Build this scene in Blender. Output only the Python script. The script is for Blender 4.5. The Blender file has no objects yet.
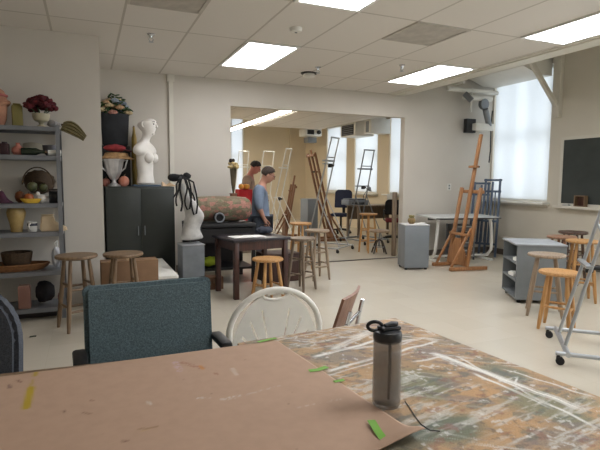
import bpy, bmesh, math, random
import numpy as np
from mathutils import Vector, Matrix, Quaternion
random.seed(7)
PI = math.pi
C = bpy.context.scene.collection
sc = bpy.context.scene
V3 = Vector

# ---------------------------------------------------------------- camera geometry
CAM_H, FOC = 1.316, 495.2
_yw, _pt, _rl = math.radians(23.2776), math.radians(5.17548), math.radians(.3909)
_F = V3((math.sin(_yw)*math.cos(_pt), math.cos(_yw)*math.cos(_pt), -math.sin(_pt)))
_R0 = V3((math.cos(_yw), -math.sin(_yw), 0)); _U0 = _R0.cross(_F)
_R = math.cos(_rl)*_R0 + math.sin(_rl)*_U0
_U = math.cos(_rl)*_U0 - math.sin(_rl)*_R0
def G(px, py, z=0.0):
    """point of the room at height z surveyed from the photograph"""
    d = _F*FOC + _R*(px-300) - _U*(py-225)
    t = (z-CAM_H)/d.z
    return V3((d.x*t, d.y*t, z))
def W(px, py, Y):
    """point of the room at depth Y surveyed from the photograph"""
    d = _F*FOC + _R*(px-300) - _U*(py-225)
    t = Y/d.y
    return V3((d.x*t, Y, CAM_H+d.z*t))

# ---------------------------------------------------------------- materials
def lin(c):
    return tuple(((x/255)/12.92 if x/255 <= .04045 else ((x/255+.055)/1.055)**2.4) for x in c)
def new_mat(name):
    m = bpy.data.materials.new(name); m.use_nodes = True
    return m, m.node_tree.nodes, m.node_tree.links, m.node_tree.nodes['Principled BSDF']
def mat(name, col, rough=.6, metal=0, var=.10, scale=8, bump=0, bscale=60, stretch=(1,1,1), col2=None, coat=0):
    m, n, l, b = new_mat(name)
    b.inputs['Roughness'].default_value = rough; b.inputs['Metallic'].default_value = metal
    b.inputs['Coat Weight'].default_value = coat
    tc = n.new('ShaderNodeTexCoord'); mp = n.new('ShaderNodeMapping'); mp.inputs['Scale'].default_value = stretch
    l.new(tc.outputs['Object'], mp.inputs['Vector'])
    nz = n.new('ShaderNodeTexNoise'); nz.inputs['Scale'].default_value = scale; nz.inputs['Detail'].default_value = 4
    l.new(mp.outputs['Vector'], nz.inputs['Vector'])
    cr = n.new('ShaderNodeValToRGB'); a = lin(col)
    if col2: e0, e1 = a, lin(col2)
    else: e0 = tuple(x*(1-var) for x in a); e1 = tuple(min(1, x*(1+var)) for x in a)
    cr.color_ramp.elements[0].position = .35; cr.color_ramp.elements[1].position = .65
    cr.color_ramp.elements[0].color = (*e0, 1); cr.color_ramp.elements[1].color = (*e1, 1)
    l.new(nz.outputs['Fac'], cr.inputs['Fac']); l.new(cr.outputs['Color'], b.inputs['Base Color'])
    if bump:
        n2 = n.new('ShaderNodeTexNoise'); n2.inputs['Scale'].default_value = bscale; n2.inputs['Detail'].default_value = 3
        l.new(mp.outputs['Vector'], n2.inputs['Vector'])
        bp = n.new('ShaderNodeBump'); bp.inputs['Strength'].default_value = bump; bp.inputs['Distance'].default_value = .01
        l.new(n2.outputs['Fac'], bp.inputs['Height']); l.new(bp.outputs['Normal'], b.inputs['Normal'])
    return m
def wood(name, c1, c2, rough=.45, stretch=(14,14,1.2), scale=4):
    return mat(name, c1, rough, col2=c2, scale=scale, stretch=stretch, bump=.08, bscale=20)
def emis(name, col, strength):
    m, n, l, b = new_mat(name)
    b.inputs['Base Color'].default_value = (*lin(col), 1)
    b.inputs['Emission Color'].default_value = (*lin(col), 1)
    b.inputs['Emission Strength'].default_value = strength
    return m
M = {}
M['wall'] = mat('wall_paint', (202,196,186), .75, var=.03, scale=1.5, bump=.03, bscale=120)
M['wall_beige'] = mat('wall_paint_beige', (212,198,172), .75, var=.03, scale=1.5, bump=.03, bscale=120)
M['wall_right'] = mat('wall_paint_cream', (206,200,186), .75, var=.03, scale=1.5, bump=.03, bscale=120)
M['white_paint'] = mat('white_paint', (222,220,212), .55, var=.02)
M['trim_paint'] = mat('trim_paint', (212,208,196), .5, var=.02)
M['wood_yellow'] = wood('wood_yellow', (170,124,72), (198,152,98))
M['wood_pale'] = wood('wood_pale', (110,88,66), (134,110,84))
M['wood_grey'] = wood('wood_weathered', (104,90,76), (136,120,102))
M['wood_taupe'] = wood('wood_taupe', (132,114,94), (160,140,118))
M['wood_red'] = wood('wood_reddish', (134,98,74), (158,118,90))
M['wood_easel'] = wood('wood_easel', (142,98,62), (170,122,80))
M['wood_easel2'] = wood('wood_easel_dark', (104,70,48), (132,92,62))
M['wood_dark'] = wood('wood_dark', (52,30,24), (76,44,34), .4)
M['seat_dark'] = wood('seat_dark', (70,52,42), (96,72,58))
M['metal_grey'] = mat('metal_grey', (128,132,136), .45, .3, var=.08)
M['steel'] = mat('steel', (176,180,184), .35, .75, var=.08)
M['chrome'] = mat('chrome', (205,208,212), .2, .95, var=.04)
M['white_metal'] = mat('white_metal', (226,226,222), .4, .1, var=.03)
M['blue_metal'] = mat('blue_metal', (78,92,112), .5, .2, var=.15)
M['black'] = mat('black_plastic', (24,24,26), .5, var=.2)
M['black_cloth'] = mat('black_cloth', (26,26,28), .9, var=.3, bump=.4, bscale=200)
M['rubber'] = mat('rubber', (30,30,32), .7, var=.2)
M['cab_dark'] = mat('cabinet_dark', (44,48,44), .5, var=.06)
M['grey_ped'] = mat('grey_pedestal', (124,130,136), .55, var=.07, scale=3)
M['grey_ped2'] = mat('grey_pedestal_scuffed', (126,132,138), .6, var=.14, scale=6)
M['shelf_metal'] = mat('shelf_metal', (122,124,128), .5, .25, var=.08)
M['teal'] = mat('teal_fabric', (96,114,120), .95, var=.28, scale=160, bump=.5, bscale=300)
M['grey_fabric'] = mat('grey_fabric', (78,82,90), .95, var=.2, scale=160, bump=.5, bscale=300)
M['navy'] = mat('navy_fabric', (32,38,60), .9, var=.2, scale=100)
M['plastic_white'] = mat('white_resin', (238,235,226), .4, var=.03)
M['brown_back'] = wood('brown_ply', (120,78,58), (142,98,74), .4)
M['plaster'] = mat('plaster', (226,222,216), .6, var=.04, scale=10)
M['plaster_dirty'] = mat('plaster_scuffed', (206,204,200), .65, col2=(168,166,162), scale=9)
M['cardboard'] = mat('cardboard', (130,100,74), .85, var=.08)
M['paper'] = mat('white_paper', (232,232,226), .8, var=.02)
M['carpet_roll'] = None
M['glass'] = None

# ---------------------------------------------------------------- mesh building
class MB:
    def __init__(s): s.bm = bmesh.new(); s.T = Matrix.Identity(4)
    def _tf(s, vs, mx):
        for v in vs: v.co = s.T @ (mx @ v.co)
    def box(s, c, d, rot=None, bev=0, seg=2):
        b = bmesh.new(); bmesh.ops.create_cube(b, size=1)
        for v in b.verts: v.co = V3((v.co.x*d[0], v.co.y*d[1], v.co.z*d[2]))
        if bev: bmesh.ops.bevel(b, geom=b.edges[:], offset=bev, segments=seg, affect='EDGES', profile=.5)
        mx = Matrix.Translation(c)
        if rot is not None: mx = mx @ (rot.to_4x4() if not isinstance(rot, (int, float)) else Matrix.Rotation(rot, 4, 'Z'))
        s._merge(b, mx); return s
    def _merge(s, b, mx):
        m = s.T @ mx; idx = {}
        for v in b.verts: idx[v] = s.bm.verts.new(m @ v.co)
        for f in b.faces:
            try: s.bm.faces.new([idx[v] for v in f.verts])
            except ValueError: pass
        b.free()
    def bar(s, p, q, w, t, up=(0,0,1), bev=0):
        """rectangular bar from p to q; w across, t along the up-ish axis"""
        p, q = V3(p), V3(q); z = (q-p).normalized(); u = V3(up)
        if abs(z.dot(u)) > .98: u = V3((0,1,0))
        x = u.cross(z).normalized(); y = z.cross(x)
        r = Matrix((x, y, z)).transposed()
        return s.box((p+q)/2, (w, t, (q-p).length), r, bev)
    def tube(s, p, q, r, r2=None, n=12):
        p, q = V3(p), V3(q); r2 = r if r2 is None else r2
        b = bmesh.new(); bmesh.ops.create_cone(b, cap_ends=True, segments=n, radius1=r, radius2=r2, depth=(q-p).length)
        mx = Matrix.Translation((p+q)/2) @ (q-p).to_track_quat('Z', 'Y').to_matrix().to_4x4()
        s._merge(b, mx); return s
    def path(s, pts, r, n=8, closed=False):
        pts = [V3(p) for p in pts]; rings = []; N = len(pts)
        rs = r if isinstance(r, (list, tuple)) else [r]*N
        up = None
        for i, p in enumerate(pts):
            a = pts[(i-1) % N] if (closed or i > 0) else p
            c = pts[(i+1) % N] if (closed or i < N-1) else p
            t = (c-a).normalized()
            if up is None: up = t.orthogonal().normalized()
            up = (up - t*up.dot(t)).normalized(); w = t.cross(up)
            rings.append([s.bm.verts.new(s.T @ (p + rs[i]*(math.cos(2*PI*k/n)*up + math.sin(2*PI*k/n)*w))) for k in range(n)])
        for i in range(N if closed else N-1):
            A, B = rings[i], rings[(i+1) % N]
            for k in range(n): s.bm.faces.new((A[k], A[(k+1) % n], B[(k+1) % n], B[k]))
        if not closed: s.bm.faces.new(rings[0][::-1]); s.bm.faces.new(rings[-1])
        return s
    def lathe(s, prof, c=(0,0,0), n=24, rot=None, sx=1, sy=1, rib=0, ribn=0):
        """prof: list of (radius, z)"""
        b = bmesh.new(); rings = []
        for r, z in prof:
            if r <= 1e-6: rings.append([b.verts.new((0,0,z))])
            else: rings.append([b.verts.new((sx*r*(1+rib*math.cos(ribn*2*PI*k/n))*math.cos(2*PI*k/n), sy*r*(1+rib*math.cos(ribn*2*PI*k/n))*math.sin(2*PI*k/n), z)) for k in range(n)])
        for A, B in zip(rings, rings[1:]):
            for k in range(n):
                a, a2 = A[k % len(A)], A[(k+1) % len(A)]; d, d2 = B[k % len(B)], B[(k+1) % len(B)]
                if len(A) == 1 and len(B) == 1: continue
                if len(A) == 1: b.faces.new((a, d2, d))
                elif len(B) == 1: b.faces.new((a, a2, d))
                else: b.faces.new((a, a2, d2, d))
        if len(rings[0]) > 1: b.faces.new(rings[0][::-1])
        if len(rings[-1]) > 1: b.faces.new(rings[-1])
        mx = Matrix.Translation(c)
        if rot is not None: mx = mx @ rot.to_4x4()
        s._merge(b, mx); return s
    def ball(s, c, r, rot=None, n=16, noise=0, seed=0):
        r = (r, r, r) if isinstance(r, (int, float)) else r
        b = bmesh.new(); bmesh.ops.create_uvsphere(b, u_segments=n, v_segments=max(6, n*2//3), radius=1)
        rd = random.Random(seed)
        ph = [rd.uniform(0, 6) for _ in range(6)]
        for v in b.verts:
            k = 1
            if noise: k += noise*(math.sin(5*v.co.x+ph[0])*math.sin(4*v.co.y+ph[1]) + .6*math.sin(9*v.co.z+ph[2])*math.sin(8*v.co.x+ph[3]))
            v.co = V3((v.co.x*r[0]*k, v.co.y*r[1]*k, v.co.z*r[2]*k))
        mx = Matrix.Translation(c)
        if rot is not None: mx = mx @ rot.to_4x4()
        s._merge(b, mx); return s
    def prism(s, poly, axis, a, b_, bev=0):
        """poly of 2-D points extruded along axis 'x','y' or 'z' from a to b_"""
        b = bmesh.new()
        def P(u, v, w): return {'x': (w,u,v), 'y': (u,w,v), 'z': (u,v,w)}[axis]
        A = [b.verts.new(P(u, v, a)) for u, v in poly]; B = [b.verts.new(P(u, v, b_)) for u, v in poly]
        n = len(poly); b.faces.new(A[::-1]); b.faces.new(B)
        for k in range(n): b.faces.new((A[k], A[(k+1) % n], B[(k+1) % n], B[k]))
        bmesh.ops.recalc_face_normals(b, faces=b.faces[:])
        if bev: bmesh.ops.bevel(b, geom=b.edges[:], offset=bev, segments=2, affect='EDGES')
        s._merge(b, Matrix.Identity(4)); return s
    def sheet(s, nu, nv, fn, th=0):
        """grid surface fn(u,v)->(x,y,z), thickened by th downwards"""
        top = [[s.bm.verts.new(s.T @ V3(fn(i/nu, j/nv))) for j in range(nv+1)] for i in range(nu+1)]
        for i in range(nu):
            for j in range(nv): s.bm.faces.new((top[i][j], top[i+1][j], top[i+1][j+1], top[i][j+1]))
        if th:
            s.bm.normal_update()
            bot = [[s.bm.verts.new(top[i][j].co - top[i][j].normal*th) for j in range(nv+1)] for i in range(nu+1)]
            for i in range(nu):
                for j in range(nv): s.bm.faces.new((bot[i][j], bot[i][j+1], bot[i+1][j+1], bot[i+1][j]))
            ring = [(i, 0) for i in range(nu)] + [(nu, j) for j in range(nv)] + [(i, nv) for i in range(nu, 0, -1)] + [(0, j) for j in range(nv, 0, -1)]
            for k in range(len(ring)):
                i, j = ring[k]; i2, j2 = ring[(k+1) % len(ring)]
                s.bm.faces.new((top[i][j], bot[i][j], bot[i2][j2], top[i2][j2]))
        return s
    def build(s, name, m, parent=None, smooth=40):
        bmesh.ops.recalc_face_normals(s.bm, faces=s.bm.faces[:])
        me = bpy.data.meshes.new(name); s.bm.to_mesh(me); s.bm.free()
        if m is not None: me.materials.append(m)
        if smooth:
            me.polygons.foreach_set('use_smooth', [True]*len(me.polygons)); me.set_sharp_from_angle(angle=math.radians(smooth))
        o = bpy.data.objects.new(name, me); C.objects.link(o)
        if parent is not None: o.parent = parent
        return o
def thing(name, label, cat, loc=(0,0,0), rz=0, group=None):
    o = bpy.data.objects.new(name, None); C.objects.link(o); o.empty_display_size = .1
    o.location = loc; o.rotation_euler = (0,0,rz); o['label'] = label; o['category'] = cat
    if group: o['group'] = group
    return o
def tag(o, label, cat, group=None, loc=None, rz=None):
    o['label'] = label; o['category'] = cat
    if group: o['group'] = group
    if loc is not None: o.location = loc
    if rz is not None: o.rotation_euler = (0,0,rz)
    return o
def struct(o, label=None):
    o['kind'] = 'structure'
    if label: o['label'] = label
    return o
def plabel(o, t): o['label'] = t; return o
def dup(root, loc, rz, label, group=None):
    r = root.copy(); C.objects.link(r); r.location = loc; r.rotation_euler = (0,0,rz); r['label'] = label
    if group: r['group'] = group
    for ch in list(root.children):
        c = ch.copy(); C.objects.link(c); c.parent = r
        for g in ch.children:
            d = g.copy(); C.objects.link(d); d.parent = c
    return r
def remat(root, src, dst):
    """give a copied thing its own wood"""
    for o in [root] + list(root.children_recursive):
        if o.type == 'MESH' and o.data.materials and o.data.materials[0] == src:
            o.data = o.data.copy(); o.data.materials[0] = dst
def skin(name, V, E, root, m, parent, sub=2):
    """one continuous tapered surface grown around a skeleton V{name:(x,y,z,rx,ry)}"""
    keys = list(V); me = bpy.data.meshes.new(name)
    me.from_pydata([V[k][:3] for k in keys], [(keys.index(a), keys.index(b)) for a, b in E], [])
    o = bpy.data.objects.new(name, me); C.objects.link(o)
    o.modifiers.new('s', 'SKIN'); md = o.modifiers['s']; md.use_smooth_shade = True; md.branch_smoothing = .3
    for i, k in enumerate(keys):
        sv = me.skin_vertices[0].data[i]; v = V[k]; sv.radius = (v[3], v[4] if len(v) > 4 else v[3]); sv.use_root = (k == root)
    su = o.modifiers.new('u', 'SUBSURF'); su.levels = sub; su.render_levels = sub
    dg = bpy.context.evaluated_depsgraph_get(); dg.update()
    me2 = bpy.data.meshes.new_from_object(o.evaluated_get(dg))
    o.modifiers.clear(); o.data = me2; me2.name = name
    me2.materials.clear(); me2.materials.append(m)
    me2.polygons.foreach_set('use_smooth', [True]*len(me2.polygons))
    if parent is not None: o.parent = parent
    return o
# ================================================================ the room
XR, YB, ZC, ZT = 6.885, 7.092, 2.746, 3.62
YF, XL, YFAR = -2.2, -2.6, 15.57
def floor_mat():
    m, n, l, b = new_mat('floor_tiles')
    tc = n.new('ShaderNodeTexCoord')
    br = n.new('ShaderNodeTexBrick'); br.offset = 0; br.squash = 1
    br.inputs['Scale'].default_value = 1; br.inputs['Brick Width'].default_value = .305; br.inputs['Row Height'].default_value = .305
    br.inputs['Mortar Size'].default_value = .0012; br.inputs['Bias'].default_value = 0
    br.inputs['Color1'].default_value = (*lin((200,192,176)), 1); br.inputs['Color2'].default_value = (*lin((196,188,172)), 1)
    br.inputs['Mortar'].default_value = (*lin((190,182,166)), 1)
    l.new(tc.outputs['Object'], br.inputs['Vector'])
    nz = n.new('ShaderNodeTexNoise'); nz.inputs['Scale'].default_value = 3.5; nz.inputs['Detail'].default_value = 8; nz.inputs['Roughness'].default_value = .7
    l.new(tc.outputs['Object'], nz.inputs['Vector'])
    mx = n.new('ShaderNodeMixRGB'); mx.blend_type = 'MULTIPLY'; mx.inputs['Fac'].default_value = .1
    cr = n.new('ShaderNodeValToRGB'); cr.color_ramp.elements[0].color = (.90,.89,.87,1); cr.color_ramp.elements[0].position = .25; cr.color_ramp.elements[1].position = .75
    l.new(nz.outputs['Fac'], cr.inputs['Fac']); l.new(br.outputs['Color'], mx.inputs['Color1']); l.new(cr.outputs['Color'], mx.inputs['Color2'])
    l.new(mx.outputs['Color'], b.inputs['Base Color'])
    rr = n.new('ShaderNodeMapRange'); rr.inputs['To Min'].default_value = .24; rr.inputs['To Max'].default_value = .27
    l.new(nz.outputs['Fac'], rr.inputs['Value']); l.new(rr.outputs['Result'], b.inputs['Roughness'])
    return m
def ceil_mat():
    m, n, l, b = new_mat('ceiling_tiles')
    b.inputs['Roughness'].default_value = .9
    tc = n.new('ShaderNodeTexCoord'); mp = n.new('ShaderNodeMapping'); mp.inputs['Location'].default_value = (.27, -.15, 0)
    l.new(tc.outputs['Object'], mp.inputs['Vector'])
    br = n.new('ShaderNodeTexBrick'); br.offset = 0; br.squash = 1
    br.inputs['Scale'].default_value = 1; br.inputs['Brick Width'].default_value = .61; br.inputs['Row Height'].default_value = 1.22
    br.inputs['Mortar Size'].default_value = .011; br.inputs['Mortar Smooth'].default_value = .1
    br.inputs['Color1'].default_value = (*lin((224,219,212)), 1); br.inputs['Color2'].default_value = (*lin((221,216,208)), 1)
    br.inputs['Mortar'].default_value = (*lin((190,184,174)), 1)
    l.new(mp.outputs['Vector'], br.inputs['Vector'])
    nz = n.new('ShaderNodeTexNoise'); nz.inputs['Scale'].default_value = 220; l.new(tc.outputs['Object'], nz.inputs['Vector'])
    mx = n.new('ShaderNodeMixRGB'); mx.blend_type = 'MULTIPLY'; mx.inputs['Fac'].default_value = .12
    l.new(br.outputs['Color'], mx.inputs['Color1']); l.new(nz.outputs['Color'], mx.inputs['Color2']); l.new(mx.outputs['Color'], b.inputs['Base Color'])
    bp = n.new('ShaderNodeBump'); bp.inputs['Strength'].default_value = .3; bp.inputs['Distance'].default_value = .004
    l.new(br.outputs['Fac'], bp.inputs['Height']); bp.invert = True; l.new(bp.outputs['Normal'], b.inputs['Normal'])
    return m
M['floor'] = floor_mat(); M['ceil'] = ceil_mat()
def slab(name, m, *boxes):
    b = MB()
    for (x0,x1,y0,y1,z0,z1) in boxes: b.box(((x0+x1)/2,(y0+y1)/2,(z0+z1)/2), (x1-x0,y1-y0,z1-z0))
    return struct(b.build(name, m))
slab('floor', M['floor'], (XL-.1,XR+.3,YF-.1,YFAR+.2,-.08,0))
OX0, OX1, OZ = 1.945, 4.964, 2.378
slab('wall_back', M['wall'], (XL,OX0,YB,YB+.12,0,ZT), (OX0,OX1,YB,YB+.12,OZ,ZT), (OX1,XR,YB,YB+.12,0,ZT))
slab('wall_left_recess', M['wall'], (XL,.155,5.52,YB,0,ZT))
slab('wall_left', M['wall'], (XL-.1,XL,YF,YB,0,ZT))
slab('wall_front', M['wall'], (XL,XR,YF-.1,YF,0,ZT))
slab('wall_far', M['wall_beige'], (-1,4.27,YFAR,YFAR+.15,0,ZT), (4.27,4.70,YFAR,YFAR+.15,0,.85), (4.27,4.70,YFAR,YFAR+.15,3.3,ZT), (4.70,XR,YFAR,YFAR+.15,0,ZT))
slab('wall_far_left', M['wall_beige'], (-1.1,-1,YB+.12,YFAR,0,ZT))
# right wall with its windows: (y0,y1,z0,z1)
ADDEDW = [(-.9,.5,.99,3.2), (1.6,3.0,.99,3.2)]     # unseen windows added beside the camera to bring in more daylight
WIN = [(5.83,7.06,.99,3.2), (9.25,10.46,1.0,2.95), (11.0,12.2,1.0,2.95), (12.66,13.94,1.0,2.95)]
def right_wall():
    bx = []; y = YF
    for (a,b_,z0,z1) in ADDEDW+WIN:
        bx += [(XR,XR+.22,y,a,0,ZT), (XR,XR+.22,a,b_,0,z0), (XR,XR+.22,a,b_,z1,ZT)]; y = b_
    bx.append((XR,XR+.22,y,YFAR,0,ZT))
    return bx
rb = right_wall()
slab('wall_right', M['wall_right'], *[q for q in rb if (q[2]+q[3])/2 < YB+1.2])
slab('wall_right_far', M['wall_beige'], *[q for q in rb if (q[2]+q[3])/2 >= YB+1.2])
# suspended ceiling: stops short of the windows; next door only a cloud of it
slab('ceiling', M['ceil'], (XL,4.70,YF,YB,ZC,ZC+.03))
slab('ceiling_far', M['ceil'], (1.6,3.62,YB+.12,11.5,ZC,ZC+.03), (4.12,6.1,YB+.12,12.8,ZC,ZC+.03))
slab('ceiling_upper', M['white_paint'], (XL,XR+.22,YF,YFAR,ZT,ZT+.1))
slab('trim_1', M['trim_paint'], (4.70,4.92,YF,YB,ZC-.02,ZC+.16), (4.64,4.70,YF,YB,ZC-.008,ZC-.001))   # edge beam of the suspended ceiling
slab('trim_2', M['trim_paint'], (1.07,1.13,YB-.035,YB,0,ZC), (1.05,1.15,YB-.04,YB,ZC-.1,ZC))            # conduit strip on the back wall
slab('trim_3', mat('threshold_metal', (96,90,84), .5, .3), (OX0,OX1,YB-.02,YB+.02,0,.012))               # track on the floor under the opening
slab('baseboard_right', mat('baseboard_vinyl', (92,84,76), .6), (XR-.012,XR,YF,YB,0,.1))
slab('baseboard_back', mat('baseboard_vinyl_grey', (120,112,104), .6), (.16,OX0,YB-.012,YB,0,.1), (OX1,XR,YB-.012,YB,0,.1))
slab('trim_4', M['wall_right'], (XR-.05,XR,4.2,6.75,.27,.33))                                         # raceway along the right wall
slab('trim_5', M['wall_beige'], (6.28,6.36,YFAR-.07,YFAR,0,ZT))                                          # pipe box on the far wall
# windows
def blind_mat(*a_, k=1.0):
    """woven roller cloth: daylight from outside glows through it"""
    if 'blind' in M: return M['blind']
    m, n, l, b = new_mat('blind_cloth')
    tc = n.new('ShaderNodeTexCoord'); nz = n.new('ShaderNodeTexNoise'); nz.inputs['Scale'].default_value = 90; l.new(tc.outputs['Object'], nz.inputs['Vector'])
    cr = n.new('ShaderNodeValToRGB'); cr.color_ramp.elements[0].color = (*lin((226,230,232)),1); cr.color_ramp.elements[1].color = (*lin((240,243,244)),1); l.new(nz.outputs['Fac'], cr.inputs['Fac'])
    tl = n.new('ShaderNodeBsdfTranslucent'); l.new(cr.outputs['Color'], tl.inputs['Color']); l.new(cr.outputs['Color'], b.inputs['Base Color']); b.inputs['Roughness'].default_value = .9
    mx = n.new('ShaderNodeMixShader'); mx.inputs['Fac'].default_value = .6; l.new(b.outputs[0], mx.inputs[1]); l.new(tl.outputs[0], mx.inputs[2])
    l.new(mx.outputs[0], n['Material Output'].inputs['Surface']); M['blind'] = m; return m
M['frame_shadow'] = mat('window_bar', (150,160,168), .6)
def window(idx, y0, y1, z0, z1, blabel, k):
    w = struct(thing('window_%d' % idx, 'tall window', 'window', (XR+.1,(y0+y1)/2,z0))); del w['category']; del w['label']
    h = z1-z0; d = (y1-y0)/2
    b = MB()
    for s in (-1,1): b.box((.06,s*(d-.025),h/2), (.05,.05,h))
    for zz in (.025,h/2,h-.025): b.box((.06,0,zz), (.05,2*d,.05))
    for s in (-1,1): b.box((.06,s*d*.36,h/2), (.04,.035,h))
    b.build('window_frame', M['white_paint'], w)
    b = MB(); b.box((-.13,0,-.028), (.28,2*d+.12,.035), bev=.006); b.box((-.105,0,-.06), (.02,2*d+.06,.05)); b.build('window_sill', M['white_paint'], w)
    b = MB(); b.box((.065,0,h/2), (.006,2*d-.1,h-.1)); g = b.build('pane', M['pane'], w)
    t = thing('roller_blind', blabel, 'blind', (XR+.02,(y0+y1)/2,z0+.02), group='white roller blinds')
    b = MB(); b.sheet(1, 12, lambda u, v: (.004*math.sin(9*v), -d+.02+(2*d-.04)*v, u*(h-.08)))
    b.build('blind_cloth', blind_mat(y0, y1, 'blind_cloth', k=k), t)
    b = MB(); b.box((0,0,.0), (.014,2*d-.04,.024), bev=.004); b.build('hem_bar', M['white_metal'], t)
    b = MB(); b.tube((0,-d+.02,h-.06), (0,d-.02,h-.06), .026); b.build('roller', M['white_metal'], t)
def pane_mat():
    m, n, l, b = new_mat('window_pane')
    tr = n.new('ShaderNodeBsdfTransparent'); gl = n.new('ShaderNodeBsdfGlossy'); gl.inputs['Roughness'].default_value = .05
    mx = n.new('ShaderNodeMixShader'); mx.inputs['Fac'].default_value = .06; l.new(tr.outputs[0], mx.inputs[1]); l.new(gl.outputs[0], mx.inputs[2])
    l.new(mx.outputs[0], n['Material Output'].inputs['Surface']); return m
M['pane'] = pane_mat()
window(1, *WIN[0], 'white roller blind drawn over the window to the left of the chalkboard', .56)
window(2, *WIN[1], 'narrowest visible white blind, seen through the opening next to its right-hand edge', .6)
window(3, *WIN[2], 'wide white blind in the next room below the black louvred unit', .6)
window(4, *WIN[3], 'white blind in the next room behind the tall chrome easel', .6)
for i, (a, b_, z0, z1) in enumerate(ADDEDW):  # builds the added, unseen windows without blinds
    w_ = struct(bpy.data.objects.new('window_%d' % (6+i), None)); C.objects.link(w_); w_.location = (XR+.1,(a+b_)/2,z0); h = z1-z0; d = (b_-a)/2
    b = MB()
    for s in (-1,1): b.box((.06,s*(d-.025),h/2), (.05,.05,h)); b.box((.06,s*d*.36,h/2), (.04,.035,h))
    for zz in (.025,h/2,h-.025): b.box((.06,0,zz), (.05,2*d,.05))
    b.build('window_frame', M['white_paint'], w_)
    b = MB(); b.box((-.13,0,-.028), (.28,2*d+.12,.035), bev=.006); b.build('window_sill', M['white_paint'], w_)
    b = MB(); b.box((.065,0,h/2), (.006,2*d-.1,h-.1)); b.build('pane', M['pane'], w_)
# the window of the far wall
wf = struct(bpy.data.objects.new('window_5', None)); C.objects.link(wf); wf.location = (4.485,YFAR+.1,.85)
b = MB()
for s in (-1,1): b.box((s*.195,0,1.22), (.04,.05,2.44))
for zz in (.02,1.22,2.43): b.box((0,0,zz), (.43,.05,.04))
b.build('window_frame', M['white_paint'], wf)
b = MB(); b.box((0,-.1,-.02), (.5,.2,.035)); b.build('window_sill', M['white_paint'], wf)
b = MB(); b.box((0,.02,1.22), (.36,.006,2.4)); b.build('pane', M['pane'], wf)
t = thing('roller_blind', 'pale blue-white blind of the far window behind the red-draped stand', 'blind', (4.485,YFAR+.03,.88), group='white roller blinds')
b = MB(); b.sheet(1, 6, lambda u, v: (-.18+.36*v, .003*math.sin(8*v), u*2.36)); b.build('blind_cloth', blind_mat(0,1,'blind_cloth', k=.5), t)
b = MB(); b.box((0,0,0), (.36,.014,.024)); b.build('hem_bar', M['white_metal'], t)

# ceiling lights
M['lamp'] = emis('lamp_diffuser', (252,252,255), 8.0)
M['lamp_far'] = emis('lamp_diffuser_far', (255,248,236), 14.0)
LP = [(1.865,5.64,'square-looking lit ceiling panel nearest the back wall, left of the two far panels'),
      (4.305,5.64,'lit ceiling panel near the edge beam above the opening'),
      (4.305,3.20,'lit ceiling panel at the upper right edge of the photo'),
      (1.865,3.20,'lit ceiling panel cut off by the top edge of the photo'),
      (4.305,.76,'added unseen ceiling panel lighting the foreground from the window side'),  # this row is out of view, added to brighten the foreground
      (1.865,.76,'added unseen ceiling panel lighting the work tables from above')]
def clight(x, y, lab):
    t = thing('ceiling_light', lab, 'ceiling light', (x,y,ZC), group='fluorescent ceiling panels')
    b = MB()
    for s in (-1,1): b.box((s*.285,0,-.006), (.034,1.20,.012)); b.box((0,s*.585,-.006), (.536,.03,.012))
    b.build('light_frame', M['white_metal'], t)
    b = MB(); b.box((0,0,-.004), (.536,1.14,.006)); b.build('diffuser', M['lamp'], t)
for a in LP: clight(*a)
t = thing('linear_light', 'long hanging fluorescent strip light in the next room', 'ceiling light', (3.88,11.75,ZC-.005))
b = MB(); b.box((0,0,.045), (.2,5.3,.05), bev=.008); b.build('light_housing', M['white_metal'], t)
b = MB(); b.box((0,0,.01), (.17,5.26,.02)); b.build('diffuser', M['lamp_far'], t)
b = MB()
for y in (-2.3,0,2.3): b.tube((0,y,.07), (0,y,ZT-ZC), .006)
b.build('hanger_rod', M['white_metal'], t)
lt2 = dup(t, (1.2,11.4,ZC-.005), 0, 'added unseen strip light brightening the next room from the left'); lt2['category'] = 'ceiling light'  # extra strip light out of view, added to brighten the next room
# vents, sprinklers, detectors
M['vent'] = mat('vent_grey', (184,178,168), .6)
for (x, y, sx, sy, lab) in ((.645,4.105,.6,.6,'grey perforated ceiling vent at the top left of the photo'), (3.085,4.11,.6,.6,'grey perforated ceiling vent between the two right-hand light panels')):
    t = thing('ceiling_vent', lab, 'vent', (x,y,ZC), group='ceiling vents')
    b = MB()
    for s in (-1,1): b.box((s*.29,0,-.005), (.025,sy,.01)); b.box((0,s*.29,-.005), (sx-.05,.025,.01))
    b.build('vent_frame', M['vent'], t)
    b = MB()
    for k in range(18): b.box((0,-.272+.032*k,-.003), (.55,.022,.006))
    b.build('grille', M['vent'], t)
for (px, py, lab) in ((151,34,'ceiling sprinkler head above the cabinet with the white mannequin'), (318,67,'ceiling sprinkler head near the round ceiling speaker'), (402,65,'ceiling sprinkler head beside the lit panel over the opening')):
    p = G(px, py, ZC)
    t = thing('ceiling_sprinkler', lab, 'sprinkler', (p.x,p.y,ZC), group='ceiling sprinklers')
    b = MB(); b.lathe([(.04,0),(.04,-.006),(.018,-.012),(.014,-.04)], n=14); b.build('escutcheon', M['chrome'], t)
    b = MB(); b.path([(-.014,0,-.04),(-.022,0,-.055),(-.004,0,-.075)], .004, 6); b.path([(.014,0,-.04),(.022,0,-.055),(.004,0,-.075)], .004, 6); b.lathe([(.0,-.074),(.024,-.076),(.024,-.08),(0,-.082)], n=12)
    b.build('deflector', M['steel'], t)
p = G(296, 28, ZC); t = thing('smoke_detector', 'small round white smoke detector on the ceiling', 'smoke detector', (p.x,p.y,ZC))
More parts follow.
